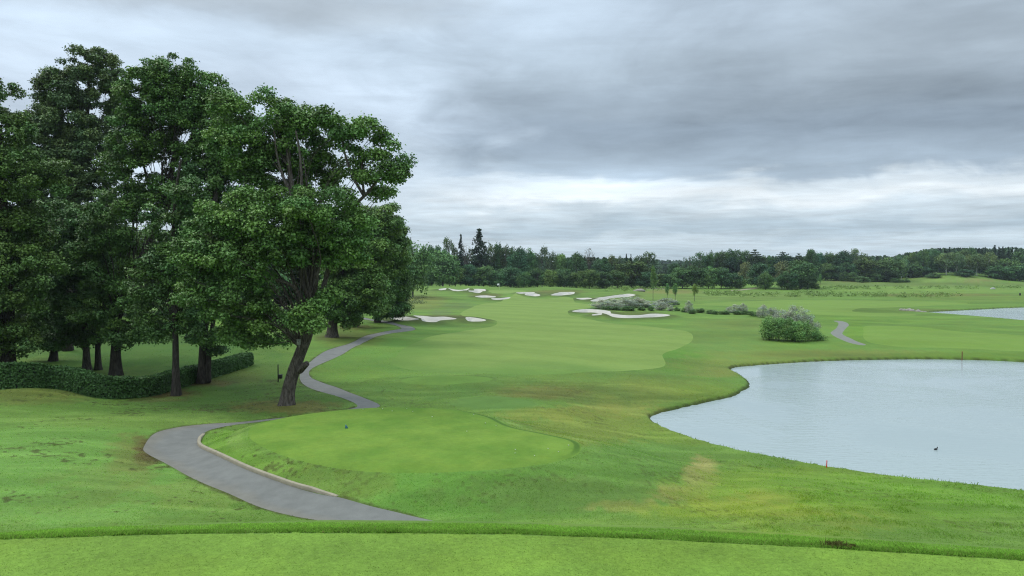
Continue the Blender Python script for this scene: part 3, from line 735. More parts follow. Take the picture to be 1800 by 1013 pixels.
def hero(label, depth, trunk, r0, ells, group, base=GREEN_A, k=1.5, crange=(.55, 1.05), lsize=.25, ldens=300, holes=(), limbs=26, extra=None, bark=M_BARK, flare=True, sparse=()):
    """trunk: photo pixels base..top (with optional depth shift); ells: photo-pixel ellipses (u, v, ru, rv, depth shift in metres)"""
    tp = np.array([at(t[0], t[1], depth + (t[2] if len(t) > 2 else 0)) for t in trunk])
    root = tp[0].copy(); root[2] = H(root[0], root[1]); tp[0, 2] = root[2] - .3
    t = empty('broadleaf_tree', root); tag(t, label, 'tree', group)
    tp = smooth_open(tp, 5)
    # crown
    C = []; RR = []
    for e in list(ells) + list(sparse):
        dd = e[4] if len(e) > 4 else 0; sc = depth / F
        c = at(e[0], e[1], depth + dd); rx = e[2] * sc; rz = e[3] * sc; ry = (rx + rz) * .5 * .9
        kk = k if e in ells else k * .62
        num = max(3, int(kk * rx * rz / (.8 ** 2) * 2.1))
        d = unit(rng.normal(size=(num, 3))); r = .35 + .65 * rng.random(num) ** .5
        pts = c + d * r[:, None] * np.array([rx, ry, rz])
        C.append(pts); RR.append(crange[0] + (crange[1] - crange[0]) * rng.random(num))
    C = np.concatenate(C); RR = np.concatenate(RR)
    keep = C[:, 2] > root[2] + .6
    for hu, hv, hr in holes:
        u, v = project(C[:, 0], C[:, 1], C[:, 2]); front = C[:, 1] < depth + 50
        keep &= ~((((u - hu) ** 2 + (v - hv) ** 2) < (hr + RR * F / depth * .6) ** 2) & front)
    C = C[keep]; RR = RR[keep]
    V, Fq, cl = clump_leaves(C, RR, ldens, lsize, base)
    if len(holes):
        cen = V.reshape(-1, 4, 3).mean(1); u, v = project(cen[:, 0], cen[:, 1], cen[:, 2]); kp = np.ones(len(cen), bool)
        for hu, hv, hr in holes: kp &= ((u - hu) ** 2 + (v - hv) ** 2) > (hr * .8) ** 2
        V = V.reshape(-1, 4, 3)[kp].reshape(-1, 3); cl = cl.reshape(-1, 4, 3)[kp].reshape(-1, 3); Fq = np.arange(len(V)).reshape(-1, 4)
    cr = link('crown', mesh('crown', V - root, Fq, cl, M_LEAF), t)
    # trunk and limbs
    mb = MB(); L = np.linspace(0, 1, len(tp)); rad = r0 * (1 - .72 * L)
    fl = np.array([.75, .5, .3, .16, .08]) if flare else None
    mb.tube(tp - root, rad, 14, wob=.10, seed=int(depth * 7), flare=fl)
    order = rng.permutation(len(C))[:limbs * 3]
    for q, ii in enumerate(order):
        e = C[ii]; z0 = tp[0, 2]; zt = tp[-1, 2]
        f = np.clip((e[2] - z0) / max(zt - z0, 1) - .12 - .25 * rng.random(), .33, .98)
        j = f * (len(tp) - 1); j0 = int(j); s = tp[j0] + (tp[min(j0 + 1, len(tp) - 1)] - tp[j0]) * (j - j0)
        mid = (s + e) / 2 + np.array([0, 0, .12 * np.linalg.norm(e - s)]) + rng.normal(size=3) * .35
        pts = smooth_open([s, (s * 2 + mid) / 3 + rng.normal(size=3) * .15, mid, e + np.array([0, 0, .2])], 3)
        r1 = min(.16, r0 * (1 - .72 * f) * (.16 + .16 * rng.random())) * (1 if q < limbs else .4)
        mb.tube(pts - root, np.linspace(r1, .018, len(pts)), 7, wob=.08, seed=q)
    if extra:
        for pts, ra, rb in extra:
            pp = smooth_open([at(a[0], a[1], depth + (a[2] if len(a) > 2 else 0)) for a in pts], 4)
            mb.tube(pp - root, np.linspace(ra, rb, len(pp)), 9, wob=.1, seed=len(pts))
    mb.build('trunk', bark, t)
    return t

G = 'old broadleaf trees of the left grove'
hero('huge leaning old maple with a thick gnarled trunk beside the path bend', 55.5,
     [(503, 712), (507, 690), (516, 655), (528, 620), (541, 585), (548, 540), (549, 500), (540, 440, .5), (525, 380, .8), (512, 320, 1), (505, 250, 1)], .53,
     [(545, 378, 88, 58, -1.5), (470, 395, 85, 62, -1), (405, 385, 75, 55, 0), (365, 440, 60, 55, 0), (430, 455, 80, 40, -1.5), (500, 440, 70, 36, -1.5), (600, 400, 58, 60, 0), (596, 452, 48, 38, 0),
      (400, 530, 75, 42, -1), (360, 500, 55, 50, 0), (432, 585, 45, 34, -1), (470, 545, 42, 38, .5), (545, 552, 36, 34, -1.6), (575, 520, 20, 24, -.5), (480, 590, 26, 30, 1),
      (470, 212, 74, 62, 2), (425, 265, 60, 60, 2), (522, 245, 40, 60, 2), (470, 300, 66, 46, 3), (520, 305, 44, 36, 3), (560, 320, 34, 34, 3), (400, 220, 30, 60, 3), (545, 270, 24, 50, 3)], G,
     GREEN_A, 1.65, (.42, .95), .18, 560, holes=[(540, 505, 20), (562, 492, 14), (500, 500, 14), (508, 312, 6), (600, 272, 5)], limbs=34,
     extra=[([(548, 535), (536, 505, -.3), (531, 470, -.2), (520, 430)], .22, .14), ([(549, 530), (554, 500, -.4), (557, 465, -.3), (560, 420)], .22, .14), ([(551, 540), (568, 505, -.1), (576, 475), (585, 430)], .21, .12),
            ([(538, 560), (524, 515, -.8), (505, 498, -1), (470, 488, -1.2), (452, 478, -1.2)], .17, .08), ([(520, 510, -1), (512, 488, -1)], .1, .05),
            ([(525, 380), (505, 330, .5), (488, 280, .5), (482, 230, .5)], .13, .05), ([(525, 370), (530, 320, 0), (527, 270, 0), (520, 230)], .13, .05), ([(560, 420), (600, 380, 1), (640, 345, 1), (662, 318, 1), (672, 290, 1), (668, 255, 1)], .17, .04),
            ([(640, 345, 1), (620, 310, 1), (606, 270, 1), (600, 235, 1)], .12, .04), ([(655, 325, 1), (690, 305, 1), (715, 312, 1)], .08, .03), ([(640, 345, 1), (636, 300, 1), (640, 262, 1)], .1, .04), ([(662, 318, 1), (690, 280, 1)], .07, .03),
            ([(526, 652, -.3), (535, 643, -.6), (540, 639, -.75)], .28, .20)],
     sparse=[(590, 214, 36, 24, 1), (570, 240, 30, 44, 2), (624, 228, 30, 26, 1.5), (640, 246, 40, 34, 1), (688, 285, 32, 46, 1), (610, 285, 44, 44, 2), (655, 300, 46, 34, 1), (676, 250, 26, 22, 1), (708, 310, 16, 18, 1), (585, 300, 34, 50, 3), (640, 335, 50, 24, 3)])
hero('dense leafy tree at the left picture edge just behind the hedge', 64,
     [(15, 660), (14, 560), (10, 450), (5, 330), (0, 220)], .55,
     [(-30, 185, 62, 62), (0, 250, 62, 62, 1), (40, 310, 70, 50, -1), (-20, 370, 70, 80), (40, 420, 55, 60), (25, 480, 72, 55, -1.5), (10, 555, 55, 60, -1), (-40, 480, 70, 110), (30, 600, 40, 30, -1), (75, 300, 45, 40, 1), (-60, 300, 70, 90)], G,
     GREEN_C * .92, 1.55, (.42, .95), .185, 540, limbs=16, bark=M_DARKBARK)
hero('tall airy tree with a greyish round crown rising second from the left', 86,
     [(119, 615), (122, 520), (130, 400), (150, 250), (158, 120)], .42,
     [(150, 130, 56, 48), (105, 170, 46, 50), (185, 150, 30, 56), (140, 205, 72, 46), (165, 240, 50, 44), (100, 255, 60, 50), (160, 290, 66, 50), (90, 340, 58, 60), (160, 380, 60, 60), (75, 190, 20, 20), (70, 240, 40, 50), (120, 290, 50, 50), (60, 300, 30, 40)], G,
     GREEN_D, 1.75, (.42, .95), .21, 440, holes=[(180, 175, 6), (172, 200, 4)], limbs=30, bark=M_DARKBARK)
hero('tallest broad tree of the grove with sky gaps in its crown', 70,
     [(204, 664), (204, 610), (206, 560), (235, 480), (275, 400), (300, 320), (310, 200)], .46,
     [(285, 140, 62, 50), (345, 160, 52, 48), (245, 165, 36, 50), (290, 205, 84, 50), (240, 245, 52, 50), (350, 225, 60, 50), (385, 200, 30, 50), (225, 300, 46, 44), (360, 285, 52, 44), (205, 380, 60, 52), (190, 460, 66, 56), (170, 540, 58, 34), (235, 530, 46, 34), (265, 345, 50, 30), (280, 270, 40, 34, 1), (300, 340, 40, 40, 1), (205, 585, 56, 22), (258, 578, 40, 22)], G,
     GREEN_A, 1.55, (.42, .95), .185, 540, holes=[(265, 297, 8), (330, 240, 6), (258, 388, 5), (284, 300, 4)], limbs=34, bark=M_DARKBARK,
     extra=[([(275, 400), (308, 340), (330, 270), (345, 200)], .22, .07), ([(275, 400), (262, 330), (245, 260)], .2, .06)])
hero('slim straight tree in front of the hedge with a bare lower trunk', 60.5,
     [(310, 693), (309, 640), (308, 580), (307, 520), (304, 440), (308, 350), (318, 280)], .28,
     [(300, 470, 58, 44), (335, 520, 40, 40, 1), (270, 500, 40, 34), (290, 400, 48, 44), (335, 420, 44, 50, 1), (320, 340, 36, 30), (335, 565, 26, 26), (262, 555, 30, 26), (335, 585, 30, 20), (282, 578, 28, 20)], G,
     GREEN_B, 1.45, (.42, .9), .185, 540, holes=[(309, 620, 20)], limbs=20, bark=M_DARKBARK)
hero('stout twin stemmed tree standing right of the slim straight tree', 67,
     [(357, 674), (357, 640), (358, 600), (362, 540), (372, 450), (380, 340), (392, 240)], .44,
     [(395, 250, 46, 56, 1), (360, 330, 60, 50, 1), (410, 320, 50, 50, 2), (350, 400, 44, 50), (385, 500, 46, 50, 1), (345, 555, 40, 34), (385, 592, 38, 34), (350, 588, 26, 22), (395, 180, 26, 34, 2)], G,
     GREEN_B, 1.5, (.42, .95), .185, 540, limbs=22, bark=M_DARKBARK, extra=[([(366, 672, -.2), (367, 630, -.2), (374, 570), (392, 480), (410, 380)], .26, .10)])
hero('slender dark tree just behind the hedge, left of the thick trunk', 73,
     [(172, 668), (172, 620), (171, 560), (165, 480), (160, 400)], .30,
     [(165, 590, 40, 20), (165, 560, 44, 36), (140, 500, 52, 48), (190, 500, 40, 40), (150, 420, 50, 50)], G, GREEN_B * .9, 1.3, (.5, 1.0), .22, 420, limbs=12, bark=M_DARKBARK)
hero('pale barked tree behind the hedge, left one of the close pair', 72.5,
     [(154, 668), (152, 620), (148, 560), (140, 470), (135, 380)], .38,
     [(122, 590, 40, 24), (130, 545, 44, 40), (110, 470, 50, 56), (150, 440, 40, 50), (110, 400, 50, 50)], G, GREEN_B, 1.3, (.5, 1.0), .22, 420, limbs=12, bark=M_BARK)
hero('dark slanting tree behind the hedge next to the left edge tree', 78,
     [(93, 648), (97, 600), (100, 560), (95, 480), (90, 400)], .34,
     [(84, 596, 40, 24), (90, 560, 46, 40), (70, 500, 46, 50), (110, 560, 40, 36), (90, 430, 50, 60)], G, GREEN_A * .85, 1.3, (.55, 1.0), .24, 400, limbs=12, bark=M_DARKBARK)
hero('light green tree behind the leaning maple, first along the path', 106,
     [(584, 592), (585, 560), (590, 510), (610, 440), (630, 390)], .75,
     [(650, 425, 46, 46), (610, 470, 50, 50), (596, 520, 42, 40, -1), (640, 500, 40, 44), (684, 400, 20, 36, 1), (606, 550, 34, 26), (655, 545, 16, 20), (640, 390, 40, 30)], G,
     GREEN_C * 1.12, 1.7, (.6, 1.15), .26, 380, limbs=14)
hero('twin trunked tree with a pale crown farther along the path', 122,
     [(616, 574), (617, 550), (620, 500), (640, 430), (655, 390)], .62,
     [(655, 450, 46, 50), (640, 500, 44, 40), (690, 440, 26, 46), (680, 400, 18, 24), (660, 520, 30, 28)], G, GREEN_C * 1.05, 1.7, (.7, 1.3), .30, 320, limbs=10,
     extra=[([(627, 573, .4), (628, 545), (640, 500)], .5, .3)])
hero('dark drooping tree nearest the fairway bunkers, last along the path', 133,
     [(664, 566), (664, 540), (672, 490), (682, 440)], .5,
     [(682, 450, 34, 36), (694, 490, 26, 50), (672, 510, 36, 40), (690, 540, 24, 20), (706, 490, 12, 40), (668, 548, 22, 12)], G, GREEN_B * 1.05, 1.9, (.7, 1.3), .30, 330, limbs=8)

# ------------------------------------------------------------------ prototypes for farther trees (unit height, unit width)
def proto(kind, seed):
    global rng
    keep = rng; rng = np.random.default_rng(seed)
    mb = MB(); base = {'round': (.050, .098, .034), 'bright': (.072, .130, .040), 'airy': (.060, .096, .042), 'brown': (.064, .086, .046), 'tall': (.052, .098, .034), 'birch': (.070, .112, .046),
                       'spruce': (.018, .040, .024), 'pine': (.030, .056, .032), 'sapling': (.070, .125, .040), 'bare': (.075, .080, .055), 'bush': (.060, .115, .036), 'silver': (.200, .225, .180), 'darkround': (.032, .070, .032)}[kind]
    base = np.array(base) * {'silver': 1.7, 'bush': 1.5, 'spruce': 1.15, 'pine': 1.25}.get(kind, 1.68)
    if kind in ('spruce', 'pine'):
        P = []; Nn = []; Cc = []
        tiers = 15 if kind == 'spruce' else 9
        for ti in range(tiers):
            f = ti / (tiers - 1)
            z = (.12 + .86 * f) if kind == 'spruce' else (.42 + .54 * f)
            rr = .5 * ((1 - f) ** .85 * .95 + .04) if kind == 'spruce' else .5 * (math.sin(math.pi * (.25 + .7 * f)) ** .8)
            nb = max(4, int(13 * (1 - f) + 5))
            for bq in range(nb):
                a = rng.random() * 6.283; ln = rr * (.75 + .45 * rng.random())
                for s in np.linspace(.15, 1, max(3, int(10 * ln / .5))):
                    for _ in range(5):
                        P.append((math.cos(a) * ln * s + rng.normal() * .025, math.sin(a) * ln * s + rng.normal() * .025, z - .05 * s * (1 if kind == 'spruce' else -.4) + rng.normal() * .012))
                        Nn.append((rng.normal() * .5, rng.normal() * .5, 1)); Cc.append(base * (.8 + .4 * rng.random()))
        V, Fq, cl = leaves(np.array(P), unit(np.array(Nn)), .05, np.array(Cc), .7)
        V = V * np.array([1, 1, 1])
        tr = (np.array([[0, 0, -.02], [0, 0, .5], [0, 0, .97]]), [.022, .014, .004])
    else:
        nC = {'round': 70, 'darkround': 75, 'bright': 70, 'airy': 30, 'brown': 42, 'tall': 60, 'birch': 46, 'sapling': 34, 'bare': 14, 'bush': 46, 'silver': 50}[kind]
        z0, z1, pw = {'round': (.0, .97, .5), 'darkround': (.0, .97, .5), 'bright': (.0, .97, .55), 'airy': (.42, .98, .5), 'brown': (.10, .98, .6), 'tall': (.06, .98, .55), 'birch': (.26, .98, .6), 'sapling': (.32, 1, .8), 'bare': (.5, 1, .5), 'bush': (.0, .95, .5), 'silver': (.02, .97, .5)}[kind]
        zc, hz = (z0 + z1) / 2, (z1 - z0) / 2
        d = unit(rng.normal(size=(nC, 3))); r = .45 + .55 * rng.random(nC) ** .5
        cr = .105 if kind in ('airy', 'bare', 'brown') else .13
        C = np.c_[d[:, 0] * r * (.5 - cr * .7), d[:, 1] * r * (.5 - cr * .7), zc + d[:, 2] * r * (hz - cr * .5)]
        if kind in ('bush', 'silver'): C[:, 2] = np.abs(C[:, 2] - .25) * 1.15 + .1
        if kind in ('round', 'darkround', 'bright', 'tall'): C[:, :2] *= (1 + .25 * (.5 - np.clip(C[:, 2:3], 0, .5)))
        if kind in ('sapling',): C[:, :2] *= (1.25 - C[:, 2:3])
        if kind in ('brown', 'birch', 'tall'): C[:, :2] *= (1.1 - .45 * np.clip(C[:, 2:3] - .5, 0, 1))
        RR = cr * (.7 + .6 * rng.random(nC))
        dn = {'bare': 1500, 'airy': 3600, 'silver': 6500, 'sapling': 3500, 'birch': 4200, 'brown': 4200}.get(kind, 5200)
        V, Fq, cl = clump_leaves(C, RR, dn, .042 if kind not in ('bare', 'silver') else .032, base, .75, .4, .28, .25)
        tops = np.array([[0, 0, -.02], [.01, .0, .3], [-.01, .01, .6], [.0, 0, .88]])
        tr = (tops, [.022, .018, .012, .004])
    trunk = MB(); trunk.tube(smooth_open(tr[0], 4), np.interp(np.linspace(0, 1, 4 * (len(tr[0]) - 1) + 1), np.linspace(0, 1, len(tr[0])), tr[1]), 7, wob=.06)
    if kind not in ('spruce', 'pine', 'bush', 'silver'):
        for q in range(12 if kind not in ('bare', 'airy') else 22):
            e = C[rng.integers(len(C))]; zz = max(.12, e[2] - .18 - .25 * rng.random())
            s = np.array([0, 0, zz]); mid = (s + e) / 2 + np.array([0, 0, .03])
            trunk.tube(smooth_open([s, mid, e], 3), np.linspace(.010, .003, 7), 5)
    if kind in ('bush', 'silver'):
        for q in range(7):
            e = C[rng.integers(len(C))]; trunk.tube(smooth_open([np.array([e[0] * .2, e[1] * .2, -.02]), e * np.array([.6, .6, .5]), e], 3), np.linspace(.012, .004, 7), 5)
    rng = keep
    mt = {'birch': M_BIRCH, 'airy': M_FARBARK}.get(kind, M_FARBARK)
    lm = M_SHRUB if kind in ('bush', 'silver') else M_FARLEAF
    tv = np.concatenate(trunk.V)
    return (mesh(kind + '_trunk', tv, [np.concatenate(v) for v in trunk.F.values()], None, mt, True), mesh(kind + '_crown', V, Fq, cl, lm))

PR = {}
for i, kd in enumerate(('round', 'darkround', 'bright', 'airy', 'brown', 'tall', 'birch', 'spruce', 'pine', 'sapling', 'bare', 'bush', 'silver')):
    PR[kd] = [proto(kd, 100 + i * 3 + q) for q in range(3 if kd in ('round', 'tall', 'bush', 'silver', 'bright', 'birch') else 2)]
NAME = {'spruce': 'spruce_tree', 'pine': 'pine_tree', 'birch': 'birch_tree', 'bush': 'shrub', 'silver': 'silver_shrub', 'sapling': 'young_tree', 'bare': 'bare_tree'}
CAT = {'bush': 'shrub', 'silver': 'shrub'}
def plant(kind, x, y, w, h, label, group=None, sink=.0, depthk=1.0):
    me = random.choice(PR[kind]); z = H(x, y) - sink
    t = empty(NAME.get(kind, 'broadleaf_tree'), (x, y, z), random.random() * 6.28)
    t.scale = (w, w * depthk, h); tag(t, label, CAT.get(kind, 'tree'), group)
    part = 'stems' if kind in ('bush', 'silver') else 'trunk'
    link(part, me[0], t); link('foliage' if kind in ('bush', 'silver') else 'crown', me[1], t)
    return t

def far(kind, u, vtop, w, D, label, group):
    x, y, zt = at(u, vtop, D); zb = H(x, y)
    return plant(kind, x, y, w * D / F * {'spruce': 1.7, 'round': 1.3, 'darkround': 1.3, 'tall': 1.3, 'bright': 1.2, 'airy': 1.25}.get(kind, 1.15), (zt - zb) * 1.0, label, group)

GA = 'trees of the belt behind the far green'
A = [  # kind, u, v top, width, distance, label
 ('tall', 725, 421, 62, 215, 'large leafy tree at the left end of the belt, right of the dark drooping tree'), ('spruce', 716, 416, 9, 330, 'spruce tip poking above the large leafy tree, left of two'), ('spruce', 722, 417, 8, 332, 'spruce tip poking above the large leafy tree, right of two'),
 ('darkround', 758, 427, 20, 330, 'small dark tree showing between the large leafy tree and the bright one'), ('bright', 778, 440, 62, 318, 'wide bright green rounded tree at the left of the far belt'), ('round', 772, 430, 26, 345, 'dark crown just above the wide bright green tree'),
 ('airy', 790, 416, 24, 350, 'tall thin crowned pale tree left of the narrow spruce'), ('spruce', 810, 412, 17, 352, 'narrow dark pointed spruce left of the biggest conifer'), ('bare', 819, 428, 26, 345, 'nearly bare pale trunked tree between the two conifers'),
 ('spruce', 842, 402, 40, 352, 'biggest and tallest dark conifer of the far belt'), ('airy', 863, 426, 26, 360, 'thin brownish tree immediately right of the tallest conifer'), ('round', 877, 424, 20, 362, 'pointed leafy top second right of the tallest conifer'), ('airy', 888, 430, 18, 360, 'loose topped tree above the flag'),
 ('tall', 896, 427, 18, 362, 'slim twin topped tree left of the broad dark crown behind the green'), ('darkround', 912, 430, 34, 352, 'broad dark dome of a crown right behind the green'), ('round', 929, 430, 26, 356, 'rounded crown right of the broad dark dome'), ('brown', 953, 427, 30, 358, 'tall brownish loose crowned tree in the middle of the belt'),
 ('airy', 972, 440, 15, 358, 'thin dark tree with sky behind its twigs'), ('bright', 985, 443, 26, 362, 'pale yellowish green tree with sky showing through'), ('darkround', 1012, 440, 32, 360, 'dark crown left of the bare twiggy tree'), ('bare', 1035, 434, 24, 365, 'bare twiggy tree standing above the belt'),
 ('darkround', 1059, 452, 32, 352, 'low wide dark tree right of the bare twiggy tree'), ('airy', 1077, 447, 20, 365, 'loose topped tree beside the low wide dark one'), ('brown', 1092, 448, 18, 365, 'brownish crown left of the two spruce tips'), ('spruce', 1101, 446, 9, 370, 'left spruce tip beside the round airy oak'), ('spruce', 1109, 447, 9, 370, 'right spruce tip beside the round airy oak'),
 ('round', 1111, 457, 56, 348, 'wide grey green rounded tree in front of the airy oak'), ('airy', 1137, 442, 36, 362, 'round airy dark oak with sky holes at the right end of the belt'), ('darkround', 1128, 452, 22, 366, 'dark crown touching the left of the airy oak'),
 ('round', 745, 470, 36, 336, 'low tree in the dark shade right of the large leafy tree'), ('round', 800, 466, 34, 335, 'low leafy tree below the narrow spruce'), ('darkround', 826, 462, 34, 337, 'low dark tree below the nearly bare one'), ('round', 850, 466, 36, 336, 'low tree below the tallest conifer'), ('round', 874, 470, 34, 336, 'low leafy tree straight above the flag'),
 ('darkround', 898, 467, 36, 338, 'low dark tree right of the flag'), ('bright', 921, 476, 26, 333, 'small bright green tree right of the flag'), ('round', 945, 468, 34, 337, 'low tree below the tall brownish crown'), ('bright', 968, 474, 30, 334, 'small fresh green tree below the thin dark tree'), ('darkround', 992, 470, 34, 337, 'low dark tree below the pale yellowish one'),
 ('round', 1014, 474, 30, 336, 'low tree left of the bright rounded one'), ('bright', 1036, 472, 32, 332, 'bright rounded small tree below the bare twiggy tree'), ('darkround', 1060, 476, 30, 338, 'low dark tree right of the bright rounded small one'), ('round', 1085, 474, 30, 340, 'low tree at the left foot of the grey green rounded tree'), ('darkround', 1136, 476, 32, 342, 'low dark tree under the airy oak'),
 ('round', 1160, 480, 30, 352, 'low tree in the gap under the distant ridge'), ('round', 1178, 478, 30, 350, 'low rounded tree right of the gap'), ('darkround', 1187, 460, 24, 372, 'dark crown at the right side of the gap'),
 ('brown', 1205, 451, 16, 378, 'small loose brown tree right of the gap'), ('bare', 1213, 450, 14, 380, 'twiggy tree beside the small loose brown one'), ('airy', 1228, 442, 28, 382, 'airy round crown right of the gap'), ('round', 1243, 444, 20, 384, 'crown between the airy round one and the tall row'),
 ('round', 1200, 469, 36, 346, 'rounded tree at the left of the low right hand row'), ('round', 1222, 466, 36, 345, 'second rounded tree of the low right hand row'), ('bright', 1246, 467, 38, 344, 'bright leafy tree of the low right hand row'), ('round', 1268, 469, 34, 343, 'rounded tree of the low row left of the gravel path'), ('darkround', 1287, 478, 28, 342, 'lower dark tree near the gravel path'), ('bush', 1301, 487, 22, 340, 'bushy low growth ending the row at the gravel path')]
for a in A: far(*a, GA)
GBt = 'trees round the gravel path'
B = [('tall', 1255, 438, 22, 405, 'first leafy tall tree of the high row, left end'), ('tall', 1269, 437, 22, 406, 'second leafy tall tree of the high row'), ('tall', 1284, 436, 22, 408, 'third leafy tall tree of the high row'), ('tall', 1299, 437, 22, 410, 'fourth leafy tall tree of the high row'), ('tall', 1311, 438, 20, 411, 'fifth leafy tall tree of the high row, right end'),
 ('pine', 1327, 439, 28, 408, 'dark pine right of the high leafy row'), ('round', 1342, 445, 18, 415, 'small round top right of the dark pine'), ('round', 1355, 445, 18, 417, 'second small round top right of the dark pine'), ('pine', 1376, 443, 32, 412, 'wide flat topped pine above the big clump'), ('pine', 1404, 446, 20, 416, 'thin pine left of the dark domed tree'), ('darkround', 1427, 434, 26, 400, 'tall dark domed tree above the right of the big clump'),
 ('pine', 1262, 452, 26, 398, 'dark pine under the left of the high leafy row'), ('pine', 1286, 452, 26, 399, 'dark pine under the middle of the high leafy row'), ('pine', 1304, 455, 20, 397, 'dark pine beside the brownish birch'), ('brown', 1311, 459, 26, 385, 'brownish birch above the gravel path'),
 ('darkround', 1338, 459, 44, 345, 'big dark tree at the left of the clump by the gravel path'), ('bright', 1346, 477, 22, 330, 'cone shaped lighter tree in front of the clump'), ('brown', 1375, 457, 36, 342, 'grey brown tree in the middle of the clump'), ('round', 1408, 456, 48, 338, 'broad mid green tree at the right of the clump'), ('round', 1384, 474, 34, 331, 'low leafy tree at the front centre of the clump'), ('darkround', 1420, 482, 26, 332, 'low dark tree at the front right of the clump'), ('bush', 1434, 497, 14, 333, 'small bush ending the clump on the right'), ('sapling', 1442, 482, 9, 355, 'small young tree just right of the clump')]
for a in B: far(*a, GBt)
GC = 'trees of the far right wood'
Cc = [('darkround', 1441, 441, 18, 478, 'dark crown right of the tall domed tree'), ('round', 1455, 442, 22, 480, 'round crown third from the left of the wood'), ('round', 1467, 445, 20, 482, 'round crown fourth from the left of the wood'), ('darkround', 1483, 437, 32, 478, 'large dark tree with ragged top in the far right wood'), ('airy', 1507, 436, 26, 482, 'tall pale tree with a flat ragged top'), ('round', 1516, 449, 46, 472, 'broad tree below the flat ragged topped one'), ('round', 1452, 462, 34, 470, 'low dark fill tree at the left of the wood'), ('darkround', 1470, 466, 30, 468, 'low dark tree below the round crowns'),
 ('round', 1536, 458, 26, 474, 'sloping tree left of the dip showing distant hills'), ('round', 1563, 449, 44, 470, 'broad grey green tree right of the dip'), ('birch', 1585, 447, 26, 480, 'birch right of the broad grey green tree'), ('round', 1600, 442, 20, 500, 'first crown of the high right section'), ('round', 1609, 440, 18, 502, 'second crown of the high right section'), ('round', 1623, 438, 22, 506, 'third crown of the high right section'), ('tall', 1640, 435, 26, 508, 'tall leafy tree above the dark bush on the bank'), ('spruce', 1653, 436, 10, 520, 'spruce top right of the tall leafy tree'), ('spruce', 1661, 436, 9, 522, 'spruce top in the middle of the right skyline'), ('spruce', 1669, 435.5, 9, 524, 'spruce top beside the leaning birch crown'), ('birch', 1664, 442, 34, 500, 'birch with a long white trunk above the bank, leftmost of the white trunks'),
 ('birch', 1682, 443, 30, 502, 'birch with a short white trunk, second of the white trunks'), ('tall', 1694, 436, 24, 515, 'leafy top between the white trunked birches'), ('tall', 1706, 433, 20, 516, 'highest leafy top of the right wood'), ('birch', 1709, 446, 28, 503, 'grey trunked birch in the middle of the right wood'), ('birch', 1718, 444, 28, 500, 'birch with a clear white trunk right of the dark thicket'), ('birch', 1738, 440, 26, 498, 'tallest white trunked birch, farthest right'), ('spruce', 1722, 436, 8, 525, 'spruce top left of the tallest white trunked birch'), ('spruce', 1732, 434, 9, 525, 'spruce top directly above the tallest white birch'), ('spruce', 1749, 431, 13, 518, 'tallest pointed spruce of the right wood'), ('spruce', 1756, 434, 10, 520, 'spruce just right of the tallest pointed one'), ('spruce', 1763, 433.5, 11, 521, 'second spruce right of the tallest pointed one'), ('spruce', 1773, 434, 10, 523, 'third spruce right of the tallest pointed one'), ('spruce', 1779, 434, 10, 524, 'fourth spruce right of the tallest pointed one'), ('spruce', 1786, 434, 10, 525, 'spruce near the right picture edge'),
 ('round', 1766, 452, 50, 496, 'wide grey green tree at the right end of the wood'), ('round', 1795, 440, 30, 508, 'tree cut by the right picture edge'), ('darkround', 1792, 464, 34, 490, 'low dark tree at the right picture edge'), ('darkround', 1697, 473, 28, 488, 'dark thicket tree between the white trunks'), ('bush', 1641, 479, 27, 482, 'dark round bush on the grassy bank'), ('darkround', 1624, 468, 24, 496, 'low dark tree left of the bank bush'), ('round', 1605, 462, 28, 494, 'low tree at the left of the bank'), ('round', 1758, 466, 34, 490, 'low tree under the wide grey green one'), ('round', 1775, 466, 34, 489, 'low tree right of the wide grey green one'),
 ('bush', 1482, 474, 17, 462, 'bushy small tree at the wood edge, left of the rounded one'), ('bush', 1499, 476, 22, 461, 'rounded bush tree at the wood edge'), ('bush', 1517, 484, 27, 452, 'dark low bush standing out on the meadow edge'), ('bush', 1541, 478, 22, 462, 'bush right of the dark low one'), ('bush', 1574, 488, 20, 458, 'low bush below the broad grey green tree'), ('bush', 1592, 490, 16, 458, 'small bush at the left foot of the bank'), ('darkround', 1558, 470, 34, 464, 'dark low tree in front of the broad grey green one'), ('bush', 1692, 488, 16, 480, 'small bush under the second white trunk'), ('round', 1540, 466, 30, 470, 'shaded tree under the dip'), ('round', 1490, 460, 30, 470, 'shaded tree under the large dark ragged one')]
for a in Cc: far(*a, GC)

# back of the grove, seen between the trunks; last three unseen, added to shade the lawn
GD = 'shaded trees deep in the grove'
for i, (u, vt, w, D, lb) in enumerate([(-60, 380, 190, 135, 'deep shaded tree at the back of the grove, leftmost'), (60, 400, 170, 128, 'deep shaded tree behind the dark slanting one'), (150, 380, 170, 140, 'deep shaded tree behind the pale barked one'), (240, 390, 170, 132, 'deep shaded tree behind the thick trunk'), (330, 400, 150, 142, 'deep shaded tree behind the slim straight one'), (410, 380, 150, 136, 'deep shaded tree behind the stout twin stemmed one'), (490, 400, 150, 150, 'deep shaded tree behind the leaning maple'), (550, 420, 120, 158, 'deep shaded tree left of the light green one'), (-215, 330, 330, 62, 'unseen grove tree added past the left picture edge for shade, nearer the hedge'), (-330, 300, 300, 78, 'unseen grove tree added past the left picture edge for shade, farther from the hedge'), (-200, 360, 230, 100, 'unseen grove tree added past the left picture edge for shade, deep behind the hedge')]):
    far('round', u, vt, w, D, lb, GD)

